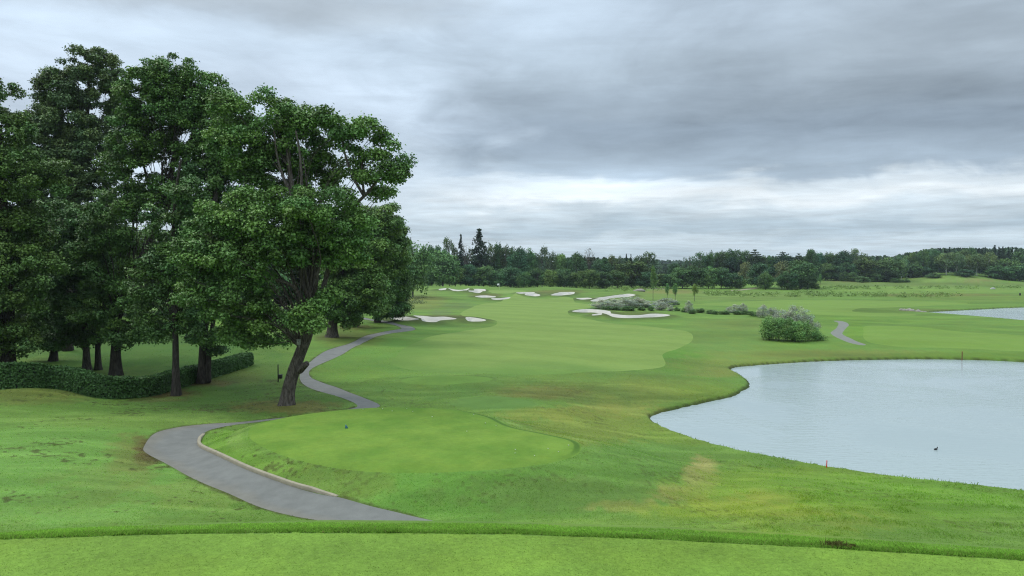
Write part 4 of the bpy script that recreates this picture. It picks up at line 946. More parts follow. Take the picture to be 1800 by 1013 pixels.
# ------------------------------------------------------------------ far forest beyond, and hills
def forest_mass(name, strips, base):
    P = []; Nn = []; cl = []; SZ = []
    for (u0, u1, vt0, vt1, D0, D1, nn) in strips:
        for _ in range(nn):
            u = u0 + (u1 - u0) * rng.random(); f = (u - u0) / (u1 - u0); D = D0 + (D1 - D0) * rng.random()
            top = at(u, vt0 + (vt1 - vt0) * f + rng.normal() * 1.2, D); zb = 1.5
            x, y, zt = top
            k = 70; w = (2.6 + 1.6 * rng.random()) * D / 600; con = rng.random() < .45
            z = zb + (zt - zb) * rng.random(k) ** .6; fz = (z - zb) / max(zt - zb, 1)
            rr = w * ((1 - fz) * 1.1 + .08 if con else np.sqrt(np.clip(1 - (2 * np.clip(fz, .3, 1) - 1.2) ** 2 * 1.2, .05, 1)))
            a = rng.random(k) * 6.283
            P.append(np.c_[x + np.cos(a) * rr, y + np.sin(a) * rr, z]); Nn.append(unit(np.c_[np.cos(a), np.sin(a), np.full(k, .6)] + rng.normal(size=(k, 3)) * .4))
            c = base * (.55 if con else 1) * (.75 + .5 * rng.random()); cl.append(c[None] * (.8 + .4 * rng.random((k, 1)))); SZ.append(np.full(k, 1.9 * D / 600))
    V, Fq, c = leaves(np.concatenate(P), np.concatenate(Nn), np.concatenate(SZ), np.concatenate(cl))
    return tag(link(name, mesh(name, V, Fq, c, M_FARLEAF)), 'dark mixed forest closing the view behind the nearer trees', 'forest', None, 'stuff')
forest_mass('far_forest', [(640, 1150, 447, 456, 380, 450, 260), (1140, 1260, 468, 463, 640, 800, 110), (1000, 1500, 461, 460, 1120, 1320, 260), (1240, 1560, 452, 452, 540, 640, 150), (1520, 1580, 454, 453, 760, 900, 70), (1575, 1645, 450, 438.5, 545, 600, 70), (1640, 1880, 438.5, 438, 545, 620, 190), (1240, 1440, 462, 462, 430, 470, 60), (1430, 1600, 464, 462, 490, 520, 60)], np.array((.052, .092, .044)))
# ridge under the farthest forest
xs_ = np.linspace(-900, 1700, 120)
rows = []
for yy, hh_ in ((980, .5), (1080, 9), (1180, 17), (1320, 20), (1500, 8), (1650, -1)):
    rows.append(np.c_[xs_, np.full(120, yy) + 20 * np.sin(xs_ / 130), hh_ * .55 * (1 + .25 * np.sin(xs_ / 170) + .12 * np.sin(xs_ / 63))])
RV = np.concatenate(rows); i = np.arange(5)[:, None] * 120; j = np.arange(119)[None]
tag(link('hills', mesh('hills', RV, np.stack([i + j, i + j + 1, i + 121 + j, i + 120 + j], -1).reshape(-1, 4), None, plain('hill_forest', (.03, .055, .03), .95, .4, .03, .1, .8, .15), True)), kind='structure')

# ------------------------------------------------------------------ saplings, shrubs, thicket
def bypx(kind, u, vtop, vbase, w, label, group, dk=1.0):
    g = ground_hit(u, vbase)[0]; D = g[1]
    return plant(kind, g[0], D, w * D / F * 1.1, (vbase - vtop) * D / F * 1.05, label, group, .05, dk)
GS = 'young trees beyond the grey shrubs'
bypx('sapling', 1148, 470, 529, 18, 'tallest slender young tree, leftmost beyond the grey shrubs', GS); bypx('sapling', 1173, 499, 528, 11, 'small oval young tree, second from the left', GS)
bypx('sapling', 1187, 497, 530, 14, 'young tree with a bare stem, third from the left', GS); bypx('sapling', 1221, 500, 530, 16, 'spreading young tree standing alone on the right', GS)
GSH = 'grey shrubs of the planted row'
for k_, u, v0, v1, w, lb in [('silver', 1058, 526, 543, 30, 'silvery grey shrub at the left end of the thicket'), ('silver', 1081, 524, 543, 30, 'silvery grey shrub second in the thicket'), ('silver', 1099, 520, 541, 26, 'tall grey shrub in the middle of the thicket'), ('silver', 1113, 519, 540, 26, 'tallest grey shrub of the thicket'), ('silver', 1129, 524, 541, 24, 'grey shrub right of the tallest one'), ('silver', 1144, 527, 541, 24, 'low grey shrub near the right of the thicket'),
    ('silver', 1162, 529, 546, 20, 'brownish grey shrub ending the thicket'), ('silver', 1172, 522, 538, 30, 'pale wide shrub behind the brownish grey one'), ('silver', 1179, 536, 547, 10, 'narrow grey shrub right of the thicket'), ('silver', 1211, 527, 550, 13, 'tall narrow grey shrub standing alone'), ('silver', 1290, 534, 550, 20, 'round grey shrub, left of a close pair'), ('silver', 1307, 532, 550, 13, 'narrow grey shrub, right of a close pair'), ('silver', 1341, 534, 559, 18, 'loose grey shrub left of the big green bush'), ('silver', 1360, 538, 556, 16, 'thin pale shrub touching the big green bush')]:
    bypx(k_, u, v0, v1, w * 1.25, lb, GSH)
GLW = 'low green shrubs of the planted row'
for u, v0, v1, w, lb in [(1066, 538, 545, 16, 'low green shrub under the left end of the thicket'), (1083, 539, 546, 16, 'low green shrub under the second thicket shrub'), (1104, 538, 546, 18, 'low yellowish green shrub under the thicket middle'), (1128, 539, 546, 12, 'low green shrub right of the yellowish one'), (1144, 538, 547, 10, 'small upright green shrub under the thicket right end'), (1190, 540, 547, 9, 'small green shrub right of the narrow grey one'), (1203, 541, 549, 9, 'small green shrub left of the tall narrow grey one'), (1217, 543, 552, 10, 'dark green shrub at the foot of the tall narrow grey one'), (1231, 542, 550, 12, 'dark green shrub alone after the tall narrow grey one'), (1248, 545, 552, 10, 'green shrub left in a touching pair'), (1257, 546, 553, 10, 'green shrub right in a touching pair'), (1273, 546, 553, 15, 'wide low dark shrub left of the round grey one'), (1296, 546, 553, 14, 'low dark shrub under the round grey one'), (1311, 546, 553, 12, 'low dark shrub under the narrow grey one'), (1325, 547, 556, 16, 'low dark shrub left of the loose grey one'), (1189, 530, 536.5, 9, 'small boxy green shrub behind the row')]:
    bypx('bush', u, v0 - 1, v1, w * 1.45, lb, GLW)

def lumps(name, label, ells, D, base, msh, ld=260, ls=.2, cr=(.4, .7)):
    C = []; RR = []
    c0 = at(ells[0][0], ells[0][1], D); root = np.array([c0[0], D, H(c0[0], D)])
    for u, v, ru, rv, dd in ells:
        c = at(u, v, D + dd); sc = D / F; num = int(4.5 * ru * rv * sc * sc / .3) + 6
        d = unit(rng.normal(size=(num, 3))); r = .4 + .6 * rng.random(num) ** .5
        C.append(c + d * r[:, None] * np.array([ru * sc, (ru + rv) * .5 * sc, rv * sc])); RR.append(cr[0] + (cr[1] - cr[0]) * rng.random(num))
    C = np.concatenate(C); RR = np.concatenate(RR)
    hz = height(C[:, 0], C[:, 1]); C[:, 2] = np.maximum(C[:, 2], hz + .25)
    V, Fq, cl = clump_leaves(C, RR, ld, ls, base, .9, .35)
    t = empty(name, root); tag(t, label, 'shrub'); link('foliage', mesh(name, V - root, Fq, cl, msh), t)
    mb = MB()
    for q in range(14):
        e = C[rng.integers(len(C))] - root; s = np.array([e[0] * .75, e[1] * .5, H(root[0] + e[0] * .75, root[1] + e[1] * .5) - root[2] - .1])
        mb.tube(smooth_open([s, (s + e) / 2 + rng.normal(size=3) * .15, e], 3), np.linspace(.05, .015, 7), 6)
    mb.build('stems', M_FARBARK, t)
lumps('silver_willow', 'pale silvery willow rising behind the big green bush', [(1385, 554, 21, 13, 0), (1402, 553, 19, 12, 0), (1370, 562, 16, 12, 0), (1416, 563, 16, 11, 0), (1431, 573, 13, 9, 0), (1392, 566, 24, 14, 0)], 118, np.array((.30, .335, .27)), M_LEAF, 300, .12, (.3, .55))
lumps('green_bush', 'big dense green bush on the mown bank above the pond', [(1358, 577, 20, 20, 0), (1379, 578, 23, 19, -1), (1404, 582, 23, 16, -1), (1425, 587, 16, 11, -.5), (1442, 592, 11, 7, 0), (1347, 583, 10, 13, 0), (1390, 588, 30, 10, -1.6)], 112.5, np.array((.118, .235, .062)), M_LEAF, 330, .14, (.35, .6))

# ground cover of meadow plants and scrub
def cover(name, label, boxes, col, hgt, ls):
    P = []; Nn = []; cl = []; SZ = []
    for (u0, u1, v0, v1, cnt) in boxes:
        uu = u0 + (u1 - u0) * rng.random(cnt); vv = v0 + (v1 - v0) * rng.random(cnt)
        g = ground_hit(uu, vv)
        keepm = vnoise(uu / 9, vv / 3, 5) > .35
        for gx, gy, gz in g[keepm]:
            k = 12; hh_ = hgt * (.4 + .9 * rng.random())
            P.append(np.c_[gx + rng.normal(size=k) * .45, gy + rng.normal(size=k) * .45, gz + hh_ * rng.random(k)]); Nn.append(unit(rng.normal(size=(k, 3)) * .6 + np.array([0, -.1, .8])))
            cl.append(np.asarray(col)[None] * (.65 + .7 * rng.random()) * (.8 + .4 * rng.random((k, 1)))); SZ.append(np.full(k, ls))
    V, Fq, c = leaves(np.concatenate(P), np.concatenate(Nn), np.concatenate(SZ), np.concatenate(cl))
    tag(link(name, mesh(name, V, Fq, c, M_SHRUB)), label, 'ground cover', None, 'stuff')
cover('meadow_plants', 'rough yellow green plants growing in strips across the far meadow', [(1236, 1300, 514, 520, 130), (1290, 1440, 516.5, 522.5, 130), (1400, 1560, 516, 522, 170), (1570, 1690, 517, 523, 120), (1440, 1545, 504, 509, 130), (1555, 1720, 504, 508, 110), (1740, 1792, 505, 507, 60), (1060, 1165, 507, 512.5, 110), (1395, 1440, 513, 518, 40)], (.140, .215, .050), .9, .42)
cover('rough_scrub', 'brownish scrubby growth left of the fairway below the trees', [(708, 748, 523, 534, 60), (706, 722, 536, 546, 40), (690, 720, 548, 556, 16)], (.12, .15, .055), .8, .3)

# ------------------------------------------------------------------ hedge
hp = px_hit_or_plane([(-120, 688, 2.7), (-40, 690, 2.7), (40, 693, 2.5), (110, 695, 2.1), (170, 698), (225, 699), (275, 692), (330, 674), (380, 660), (420, 647), (436, 641)])
hp = smooth_open(hp, 6); hz = height(hp[:, 0], hp[:, 1])
hh = np.interp(np.arange(len(hp)), [0, 12, 24, 36, 50, 60], [1.85, 1.75, 1.5, 1.35, 1.25, 1.1])
root = np.array([hp[20, 0], hp[20, 1], hz[20]])
t = empty('hedge', root); tag(t, 'long clipped green hedge curving under the grove trees', 'hedge')
P = []; Nn = []
tg = unit(np.gradient(hp, axis=0)); nr = np.c_[-tg[:, 1], tg[:, 0]]
seg = np.r_[0, np.cumsum(np.hypot(*np.diff(hp, axis=0).T))]
k = 46000; s = rng.random(k) * seg[-1]
ix = lambda a: np.interp(s, seg, a)
side = rng.random(k); W = .5
px_ = np.stack([ix(hp[:, 0]), ix(hp[:, 1])], 1); nx = np.stack([ix(nr[:, 0]), ix(nr[:, 1])], 1); hb = ix(hz); ht = ix(hh)
bul = .10 * (fbm(s * 1.3, side * 5, 3) - .5) + .10 * (fbm(s * .5, side * 3, 4) - .5)
off = np.where(side < .36, -W, np.where(side < .6, W, (rng.random(k) * 2 - 1) * W)); zz = np.where(side < .6, ht * rng.random(k), ht)
sgn = np.sign(off)
off = off + np.where(side < .6, sgn * bul * 2.5 + rng.normal(size=k) * .05, 0); zz = zz + np.where(side >= .6, bul * 2.2 + rng.normal(size=k) * .05, 0)
P = np.c_[px_ + nx * off[:, None], hb + zz]
Nn = unit(np.where((side < .6)[:, None], np.c_[nx * sgn[:, None], np.full(k, .5)], np.array([[0, 0, 1.]])) + rng.normal(size=(k, 3)) * .5)
cl = np.array((.058, .128, .032))[None] * (.65 + .7 * rng.random((k, 1))) * (1 + .5 * (fbm(s * .8, zz * 1.5, 7) - .5))[:, None]
V, Fq, c = leaves(P, Nn, .16, cl); link('foliage', mesh('hedge_foliage', V - root, Fq, c, M_SHRUB), t)
core = []
for q in range(len(hp)):
    for o, z in ((-.36, -.2), (-.36, hh[q] - .14), (.36, hh[q] - .14), (.36, -.2)):
        core.append((hp[q, 0] + nr[q, 0] * o, hp[q, 1] + nr[q, 1] * o, hz[q] + z))
i = np.arange(len(hp) - 1)[:, None] * 4; j = np.arange(4)[None]
link('branch_core', mesh('branch_core', np.array(core) - root, np.stack([i + j, i + (j + 1) % 4, i + 4 + (j + 1) % 4, i + 4 + j], -1).reshape(-1, 4), None, plain('hedge_twigs', (.018, .024, .012), 1, .3, 8)), t)

# ------------------------------------------------------------------ kerb
kp = smooth_open(px_hit_or_plane([(358, 765, 1.98), (350.5, 776, 2.02), (353, 791, 2.04), (375, 810.5, 2.08), (430, 838.5, 2.18), (500, 863.5, 2.2), (555, 878, 2.2), (594, 885, 2.2)]), 8)
kz = height(kp[:, 0], kp[:, 1]); tg = unit(np.gradient(kp, axis=0)); nr = np.c_[-tg[:, 1], tg[:, 0]]
prof = [(-.09, -.3), (-.09, .125), (-.07, .14), (.07, .14), (.09, .125), (.09, -.3)]
ramp_ = np.clip(np.minimum(np.arange(len(kp)) / 6, (len(kp) - 1 - np.arange(len(kp))) / 9), .12, 1)
KV = []
for q in range(len(kp)):
    for o, z in prof: KV.append((kp[q, 0] + nr[q, 0] * o, kp[q, 1] + nr[q, 1] * o, kz[q] + (z * ramp_[q] if z > 0 else z)))
i = np.arange(len(kp) - 1)[:, None] * 6; j = np.arange(6)[None]
fq = np.stack([i + j, i + (j + 1) % 6, i + 6 + (j + 1) % 6, i + 6 + j], -1).reshape(-1, 4)
ends = np.array([[5, 4, 3, 2, 1, 0], [len(KV) - 6 + q for q in range(6)]])
tag(link('kerb', mesh('kerb', np.array(KV), [fq, ends], None, M_KERB)), kind='structure')

# ------------------------------------------------------------------ grass blades
def blades(name, X, Y, hgt, wid, cols, lean=.5, zoff=0, label=None, cat=None):
    k = len(X); Z = height(X, Y)
    a = rng.random(k) * 6.283; l = rng.random(k) * lean; dirx = np.cos(a); diry = np.sin(a)
    b = rng.random(k) * 6.283; wx = np.cos(b) * wid * .5; wy = np.sin(b) * wid * .5
    hgt = np.broadcast_to(hgt, (k,)); B = np.c_[X, Y, Z - .005]
    Wv = np.c_[wx, wy, np.zeros(k)]
    midp = B + np.c_[dirx * hgt * l * .35, diry * hgt * l * .35, hgt * .6]; tip = B + np.c_[dirx * hgt * l, diry * hgt * l, hgt * (1 - .25 * l)]
    V = np.stack([B - Wv, B + Wv, midp + Wv * .7, tip, midp - Wv * .7], 1).reshape(-1, 3)
    Fq = np.arange(k * 5).reshape(k, 5)
    o = link(name, mesh(name, V, Fq, np.repeat(cols, 5, 0), M_BLADE)); tag(o, label, cat, None, 'stuff'); return o
def jit(col, k, a=.3): return np.asarray(col)[None] * (1 - a + 2 * a * rng.random((k, 1))) * np.array([1.0, 1, 1]) + 0
# close mown turf
k = 90000; X = (rng.random(k) * 2 - 1) * 4.6; Y = 3.7 + rng.random(k) * 1.9; m = (Y < lip(X) + .02) & (np.abs(X) < Y * .78 + .2); X, Y = X[m], Y[m]; k = len(X)
c = 1.5 * jit(T(128, 170, 76), k, .18); pale = rng.random(k) < .14; c[pale] = T(190, 212, 138) * (.8 + .4 * rng.random((pale.sum(), 1)))
c *= (.82 + .36 * fbm(X / .5, Y / .5, 60))[:, None]
blades('tee_turf', X, Y, .005 + .008 * rng.random(k), .0035, c, 1.3, 0, 'short mown grass of the tee in the foreground', 'grass')
# longer fringe past the tee edge
k = 130000; X = (rng.random(k) * 2 - 1) * 5.0; S_ = rng.random(k) ** 1.25 * .65; Y = lip(X) + S_ + .03 * (fbm(X / .12, X * 0, 15) - .5); m = np.abs(X) < Y * .8 + .2; X, Y, S_ = X[m], Y[m], S_[m]; k = len(X)
c = 1.6 * jit(T(112, 158, 68), k, .35) * (.75 + .5 * fbm(X / .25, Y / .25, 61))[:, None] * (1 + .45 * sstep(.08, .3, S_))[:, None]; pale = rng.random(k) < .05; c[pale] = T(170, 190, 120)  # blades beyond the lip coloured lighter, as the fringe top lit from above
hg = (.015 + .017 * rng.random(k)) * (.35 + 1.2 * fbm(X / .2, Y / .2, 62)) * (1 - .45 * S_ / .65)
blades('grass_fringe', X, Y, hg, .0036, c, 1.1, 0, 'longer grass fringe along the edge of the foreground tee', 'grass')
# rough on the banks, 25 to 90 m out
k = 190000; A_ = (rng.random(k) * 2 - 1) * R(37); D_ = 1 / (1 / 26 + (1 / 95 - 1 / 26) * rng.random(k)); X = np.sin(A_) * D_; Y = np.cos(A_) * D_
Z = height(X, Y); okm = Z > .12
for P_ in (MIDTEE.p, PATH, FAIR, FT1, FT2): okm &= ~pip(P_[::2] if len(P_) > 120 else P_, X, Y)
kd, _, _ = segdist(PO_w[::3], X, Y, False); k2, _, _ = segdist(PI_w[::3], X, Y, False); okm &= (np.minimum(kd, k2) > .03)
X, Y, Z, D_ = X[okm], Y[okm], Z[okm], D_[okm]; k = len(X)
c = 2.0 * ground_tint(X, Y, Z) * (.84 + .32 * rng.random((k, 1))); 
tuft = fbm(X / .9, Y / .9, 70)
right = sstep(1150, 1450, project(X, Y, Z)[0])
hg = (.015 + .035 * rng.random(k)) * (.4 + 1.2 * tuft) * (1 + 1.3 * right * sstep(.45, .75, tuft))
blades('rough_grass', X, Y, hg, .0009 * D_, c, 1.1, 0, 'short uneven rough grass on the slopes around the tee', 'grass')
# taller tufts on the pond bank
sh = dens(POND.p, .35); k = 6000; q = rng.integers(len(sh), size=k); base_ = sh[q]
nx = base_ + rng.normal(size=(k, 2)) * .4; X, Y = nx.T; s_ = POND.sdf(X, Y); u_, v_ = project(X, Y, np.zeros(k)); m = (s_ > .05) & (fbm(X / 2.2, Y / 2.2, 80) > .52) & (v_ > 640); X, Y = X[m], Y[m]; k = len(X)
blades('bank_grass', X, Y, .06 + .16 * rng.random(k) ** 2, .03, 1.9 * jit(T(112, 146, 66), k, .25), .9, 0, 'taller grass tufts along the pond edge', 'grass')
# small white daisies on the tee
uv = np.array([(673, 719), (690, 721), (715, 718), (728, 724), (835, 730), (858, 745), (870, 748), (905, 792), (940, 800), (962, 790), (980, 796), (820, 760), (760, 735), (903, 800), (1000, 783), (640, 722)]) + rng.normal(size=(16, 2)) * 2
pp = plane(uv[:, 0], uv[:, 1], TEE_Z); mb = MB()
for x, y in pp:
    z = H(x, y); a = np.arange(6) / 6 * 6.283; r = .018 + .015 * rng.random()
    mb.add(np.concatenate([np.c_[x + np.cos(a) * r, y + np.sin(a) * r, np.full(6, z + .035)], np.c_[x + np.cos(a) * r * .3, y + np.sin(a) * r * .3, np.full(6, z)]]), np.array([[q, (q + 1) % 6, 6 + (q + 1) % 6, 6 + q] for q in range(6)]))
    mb.F.setdefault(6, []).append(np.array([[mb.n - 12 + q for q in range(6)]]))
tag(mb.build('daisies', plain('daisy_white', (.75, .75, .68), .8, .05)), 'tiny white daisies dotted over the round tee', 'flowers', None, 'stuff')

# ------------------------------------------------------------------ small objects
M_BLACK = plain('black_paint', (.02, .022, .02), .6, .2); M_RED = plain('red_paint', (.62, .045, .03), .5, .15); M_RUST = plain('rusty_wood', (.16, .075, .035), .8, .3, 8); M_WHITE = plain('white_cloth', (.8, .8, .78), .8, .05); M_GREYBOX = plain('weathered_wood', (.27, .27, .25), .85, .25, 9); M_BLUE = plain('tee_marker_paint', (.02, .10, .13), .45, .1); M_ROCK = plain('shore_rock', (.23, .21, .18), .9, .4, 3, .2, .5, 5)

def skinless_post(name, label, cat, u, v, hgt, r, m):
    g = ground_hit(u, v)[0]; g[2] = H(g[0], g[1]); mb = MB()
    mb.tube(np.array([[0, 0, -.2], [0, 0, .1], [0.01, 0, hgt * .6], [0.012, 0, hgt * .96], [0.012, 0, hgt]]), [r, r, r, r * .95, r * .5], 10)
    o = mb.build(name, m); o.location = g; tag(o, label, cat); return o
pw = plane(1691, 629.2, .32)
o = skinless_post('hazard_stake', 'rust coloured wooden stake on the far bank of the pond', 'stake', 1691, 629, 1.45, .06, M_RUST); o.location = (pw[0], pw[1], H(*pw))
pw = plane(1453, 823, .32)
o = skinless_post('hazard_stake', 'small red stake at the near edge of the pond', 'stake', 1453, 823, .42, .028, M_RED); o.location = (pw[0], pw[1], H(*pw))
# post with box under the trees
g = ground_hit(489, 672)[0]; g[2] = H(g[0], g[1]); t = empty('post_with_box', g); tag(t, 'dark post with a small black box, left of the leaning maple', 'post')
mb = MB(); mb.tube(np.array([[0, 0, -.2], [0, 0, .6], [0, 0, 1.5], [0, 0, 1.58]]), [.05, .05, .05, .03], 8); mb.build('post', M_BLACK, t)
mb = MB(); mb.box((.2, 0, .48), (.30, .22, .34), 0, .02); mb.build('box', M_BLACK, t)
mb = MB(); mb.box((.2, -.0, .665), (.34, .26, .03), 0, .006); mb.build('lid', M_BLACK, t)
# nest box on the maple
nb = at(525, 607, 54.3); t = empty('nest_box', nb); tag(t, 'small grey nest box fixed on the trunk of the leaning maple', 'nest box')
mb = MB(); mb.box((0, 0, .2), (.22, .2, .34), 0, .01); mb.build('box', M_GREYBOX, t)
mb = MB(); mb.box((0, -.03, .39), (.27, .28, .03), 0, .005); mb.build('roof', M_GREYBOX, t)
mb = MB(); mb.tube(np.array([[0, -.101, .26], [0, -.108, .26]]), .03, 12); mb.build('entrance_hole', M_BLACK, t)
mb = MB(); mb.box((0, .12, .08), (.06, .04, .5), 0, .004); mb.build('backboard', M_GREYBOX, t)
# tee marker
pw = plane(609, 753, TEE_Z); t = empty('tee_marker', (pw[0], pw[1], H(*pw))); tag(t, 'small dark blue tee marker on the round tee', 'tee marker')
mb = MB(); mb.tube(np.array([[0, 0, -.02], [.0, 0, .05], [-.02, 0, .12], [-.045, 0, .19]]), [.085, .075, .045, .015], 12); mb.build('body', M_BLUE, t)
mb = MB(); mb.tube(np.array([[0, 0, -.1], [0, 0, -.02]]), .015, 8); mb.build('spike', M_BLACK, t)
# flag
g = ground_hit(877.5, 509.5)[0]; g[2] = H(g[0], g[1]); t = empty('golf_flag', g); tag(t, 'white flag on its pole on the far green', 'flag')
mb = MB(); mb.tube(np.array([[0, 0, -.1], [0, 0, 1], [0, 0, 2.15]]), [.03, .03, .025], 8); mb.build('pole', M_WHITE, t)
fx = np.linspace(0, .75, 9); FV = np.concatenate([np.c_[-fx, .06 * np.sin(fx * 9), np.full(9, 2.1)], np.c_[-fx, .06 * np.sin(fx * 9 + .4), np.full(9, 1.55)], np.c_[-fx, .06 * np.sin(fx * 9) + .01, np.full(9, 2.1)], np.c_[-fx, .06 * np.sin(fx * 9 + .4) + .01, np.full(9, 1.55)]])
ff = [[q, q + 1, 10 + q, 9 + q] for q in range(8)] + [[18 + q, 27 + q, 28 + q, 19 + q] for q in range(8)]
link('cloth', mesh('cloth', FV, np.array(ff), None, M_WHITE, True), t)
# coot on the pond
pw = plane(1645, 791, 0.0); mb = MB()
mb.tube(np.array([[-.22, 0, .10], [-.18, 0, .09], [-.10, 0, .07], [0, 0, .06], [.08, 0, .075], [.125, 0, .12], [.14, 0, .18], [.155, 0, .22], [.185, 0, .235], [.215, 0, .225], [.25, 0, .215]]), [.008, .04, .085, .105, .09, .055, .038, .042, .042, .022, .006], 14)
t = empty('coot', (pw[0], pw[1], -.01), R(15)); t.scale = (.72, .72, .72); tag(t, 'small black water bird swimming on the big pond', 'bird')
b_ = mb.build('body', M_BLACK, t); b_.scale = (1, .9, 1.05)
mb = MB(); mb.tube(np.array([[.24, 0, .275], [.262, 0, .272], [.30, 0, .258]]), [.016, .013, .003], 8); mb.build('bill', M_WHITE, t)
# dark bin post on the far right meadow
g = ground_hit(1793, 521)[0]; g[2] = H(g[0], g[1]); t = empty('litter_bin', g, .3); tag(t, 'dark small bin standing on the far meadow at the right edge', 'bin')
mb = MB(); mb.tube(np.array([[0, 0, -.1], [0, 0, .35], [0, 0, .36]]), [.05, .05, .02], 8); mb.build('post', M_BLACK, t)
mb = MB(); mb.tube(np.array([[0, 0, .3], [0, 0, .34], [0, 0, 1.0], [.03, 0, 1.08], [.05, 0, 1.1]]), [.24, .27, .29, .22, .05], 12); mb.build('drum', M_BLACK, t)
# rocks
def rock(loc, s, label, group, m):
    n1, n2 = 9, 14; th = np.linspace(.02, math.pi - .02, n1)[:, None]; ph = (np.arange(n2) / n2 * 6.283)[None]
    d = np.stack([np.sin(th) * np.cos(ph), np.sin(th) * np.sin(ph), np.cos(th) + 0 * ph], -1).reshape(-1, 3)
    r = 1 + .5 * (fbm(d[:, 0] * 2 + loc[0], d[:, 1] * 2 + d[:, 2] * 1.7, 3) - .5) + .35 * (fbm(d[:, 0] * 5 + loc[0], d[:, 2] * 5 + d[:, 1] * 3, 4) - .5)
    V = d * r[:, None] * np.asarray(s); i = np.arange(n1 - 1)[:, None] * n2; j = np.arange(n2)[None]
    o = link('rock', mesh('rock', V, np.stack([i + j, i + n2 + j, i + n2 + (j + 1) % n2, i + (j + 1) % n2], -1).reshape(-1, 4), None, m)); o.location = loc; o.rotation_euler.z = random.random() * 6
    tag(o, label, 'rock', group)
for u, v, s, lb in ((1584, 547.2, .7, 'pale flat rock farthest left on the shore of the far pond'), (1590, 547.6, .8, 'low rock second from left on the far pond shore'), (1598, 547.8, 1.1, 'large dark rock at the tip of the far pond'), (1603, 548.4, .9, 'dark rock touching the water at the tip of the far pond'), (1609, 547.8, .8, 'grey rock right of the dark one at the far pond'), (1614, 547.9, 1.1, 'broad grey slab of rock on the far pond shore'), (1620, 548.0, .7, 'small rock right of the broad slab'), (1626, 547.9, .6, 'small pale rock farthest right on the far pond shore')):
    pw = plane(u, v, .3); rock((pw[0], pw[1], max(H(*pw), .0) + s * .12), (s * .9, s * .7, s * .55), lb, 'rocks on the far pond shore', M_ROCK)
pw = plane(1745, 507, 1.1); rock((pw[0], pw[1], H(*pw) + .25), (1.2, .7, .6), 'single pale boulder among plants on the far right meadow', None, plain('pale_rock', (.36, .36, .33), .9, .2, 3))
g = ground_hit(1124, 512.5)[0]; rock((g[0], g[1], H(g[0], g[1]) + .25), (2.2, 1.2, .7), 'pale stone heap above the long sloping bunker', None, M_ROCK)
for u, v, lb in ((520, 613, 'rotten stump left of the light green tree, nearer one'), (596, 593, 'dark root stump at the foot of the light green tree')):
    pass
# fallen twig tuft on the fringe and the dark weed
pw = plane(1476, 960, NT_Z); k = 260; X = pw[0] + rng.normal(size=k) * .04; Y = pw[1] + .03 + rng.normal(size=k) * .03
o = blades('weed_tuft', X, Y, .03 + .03 * rng.random(k), .006, 1.6 * jit(T(92, 98, 60), k, .4), 1.3)
o['kind'] = 'stuff'; tag(o, 'dark dry weed tuft on the fringe of the foreground tee, right of centre', 'weed')

# ------------------------------------------------------------------ sky, sun, air
SUN_EL, SUN_AZ = R(47), R(-52)            # azimuth clockwise from the view direction (+Y)
w = bpy.data.worlds.new("World"); S.world = w; w.use_nodes = True; nt = w.node_tree; nt.nodes.clear()
tc = nt.nodes.new('ShaderNodeTexCoord'); nv = nt.nodes.new('ShaderNodeVectorMath'); nv.operation = 'NORMALIZE'; nt.links.new(tc.outputs['Generated'], nv.inputs[0])
sx = nt.nodes.new('ShaderNodeSeparateXYZ'); nt.links.new(nv.outputs[0], sx.inputs[0])
dx, dy, dz = (Sock(nt, o) for o in sx.outputs)
el = dz._m('ARCSINE') * 57.29578
azm = dx._m('ARCTAN2', dy) * 57.29578
zq = dz._m('MAXIMUM', 0.0) + .045
cb = nt.nodes.new('ShaderNodeCombineXYZ'); nt.links.new((dx / zq).o, cb.inputs[0]); nt.links.new((dy / zq).o, cb.inputs[1])
deck = cb.outputs[0]                        # the flat cloud deck seen in perspective
n1 = noise(nt, deck, .42, 6, .55, .2); n2 = noise(nt, deck, 1.5, 6, .6, .3)
cs = nt.nodes.new('ShaderNodeCombineXYZ'); nt.links.new((azm * .06).o, cs.inputs[0]); nt.links.new((el * .55).o, cs.inputs[1])
n3 = noise(nt, cs.outputs[0], 1.0, 5, .6, .4)
cs2 = nt.nodes.new('ShaderNodeCombineXYZ'); nt.links.new((azm * .16).o, cs2.inputs[0]); nt.links.new((el * .38).o, cs2.inputs[1]); cs2.inputs[2].default_value = 3.3
n4 = noise(nt, cs2.outputs[0], 1.0, 6, .55, .5)
n5 = noise(nt, cs2.outputs[0], .45, 5, .55, .8)
e = el + .9 + (n4 - .5) * 3.0 + (n3 - .5) * 2.4
def ramp(fac, stops):
    n = nt.nodes.new('ShaderNodeValToRGB'); n.color_ramp.interpolation = 'EASE'; nt.links.new(fac.o, n.inputs[0])
    el_ = n.color_ramp.elements
    for q, (p_, c_) in enumerate(stops):
        x = el_[q] if q < 2 else el_.new(p_)
        x.position = p_; x.color = (*c_, 1)
    return n.outputs[0]
def sk(*a): return [(d_ / 24, tuple(lin(c_))) for d_, c_ in a]
right = ramp(e / 24, sk((0, (186, 204, 215)), (1.3, (182, 201, 213)), (2.5, (196, 212, 223)), (3.4, (174, 193, 207)), (4.6, (198, 213, 224)), (5.8, (224, 233, 239)), (6.7, (208, 220, 229)), (7.7, (160, 177, 193)), (10, (148, 164, 180)), (12.5, (152, 167, 181)), (15, (172, 188, 202)), (18.5, (188, 205, 221)), (24, (196, 212, 228))))
left = ramp(e / 24, sk((0, (186, 204, 215)), (4, (194, 210, 223)), (8, (198, 214, 229)), (11, (194, 210, 226)), (13.5, (207, 224, 241)), (16, (204, 222, 239)), (18.5, (180, 193, 204)), (24, (200, 212, 224))))
mk = (azm + (n4 - .5) * 26).step(-15, 3)
c = mixc(nt, left, right, mk)
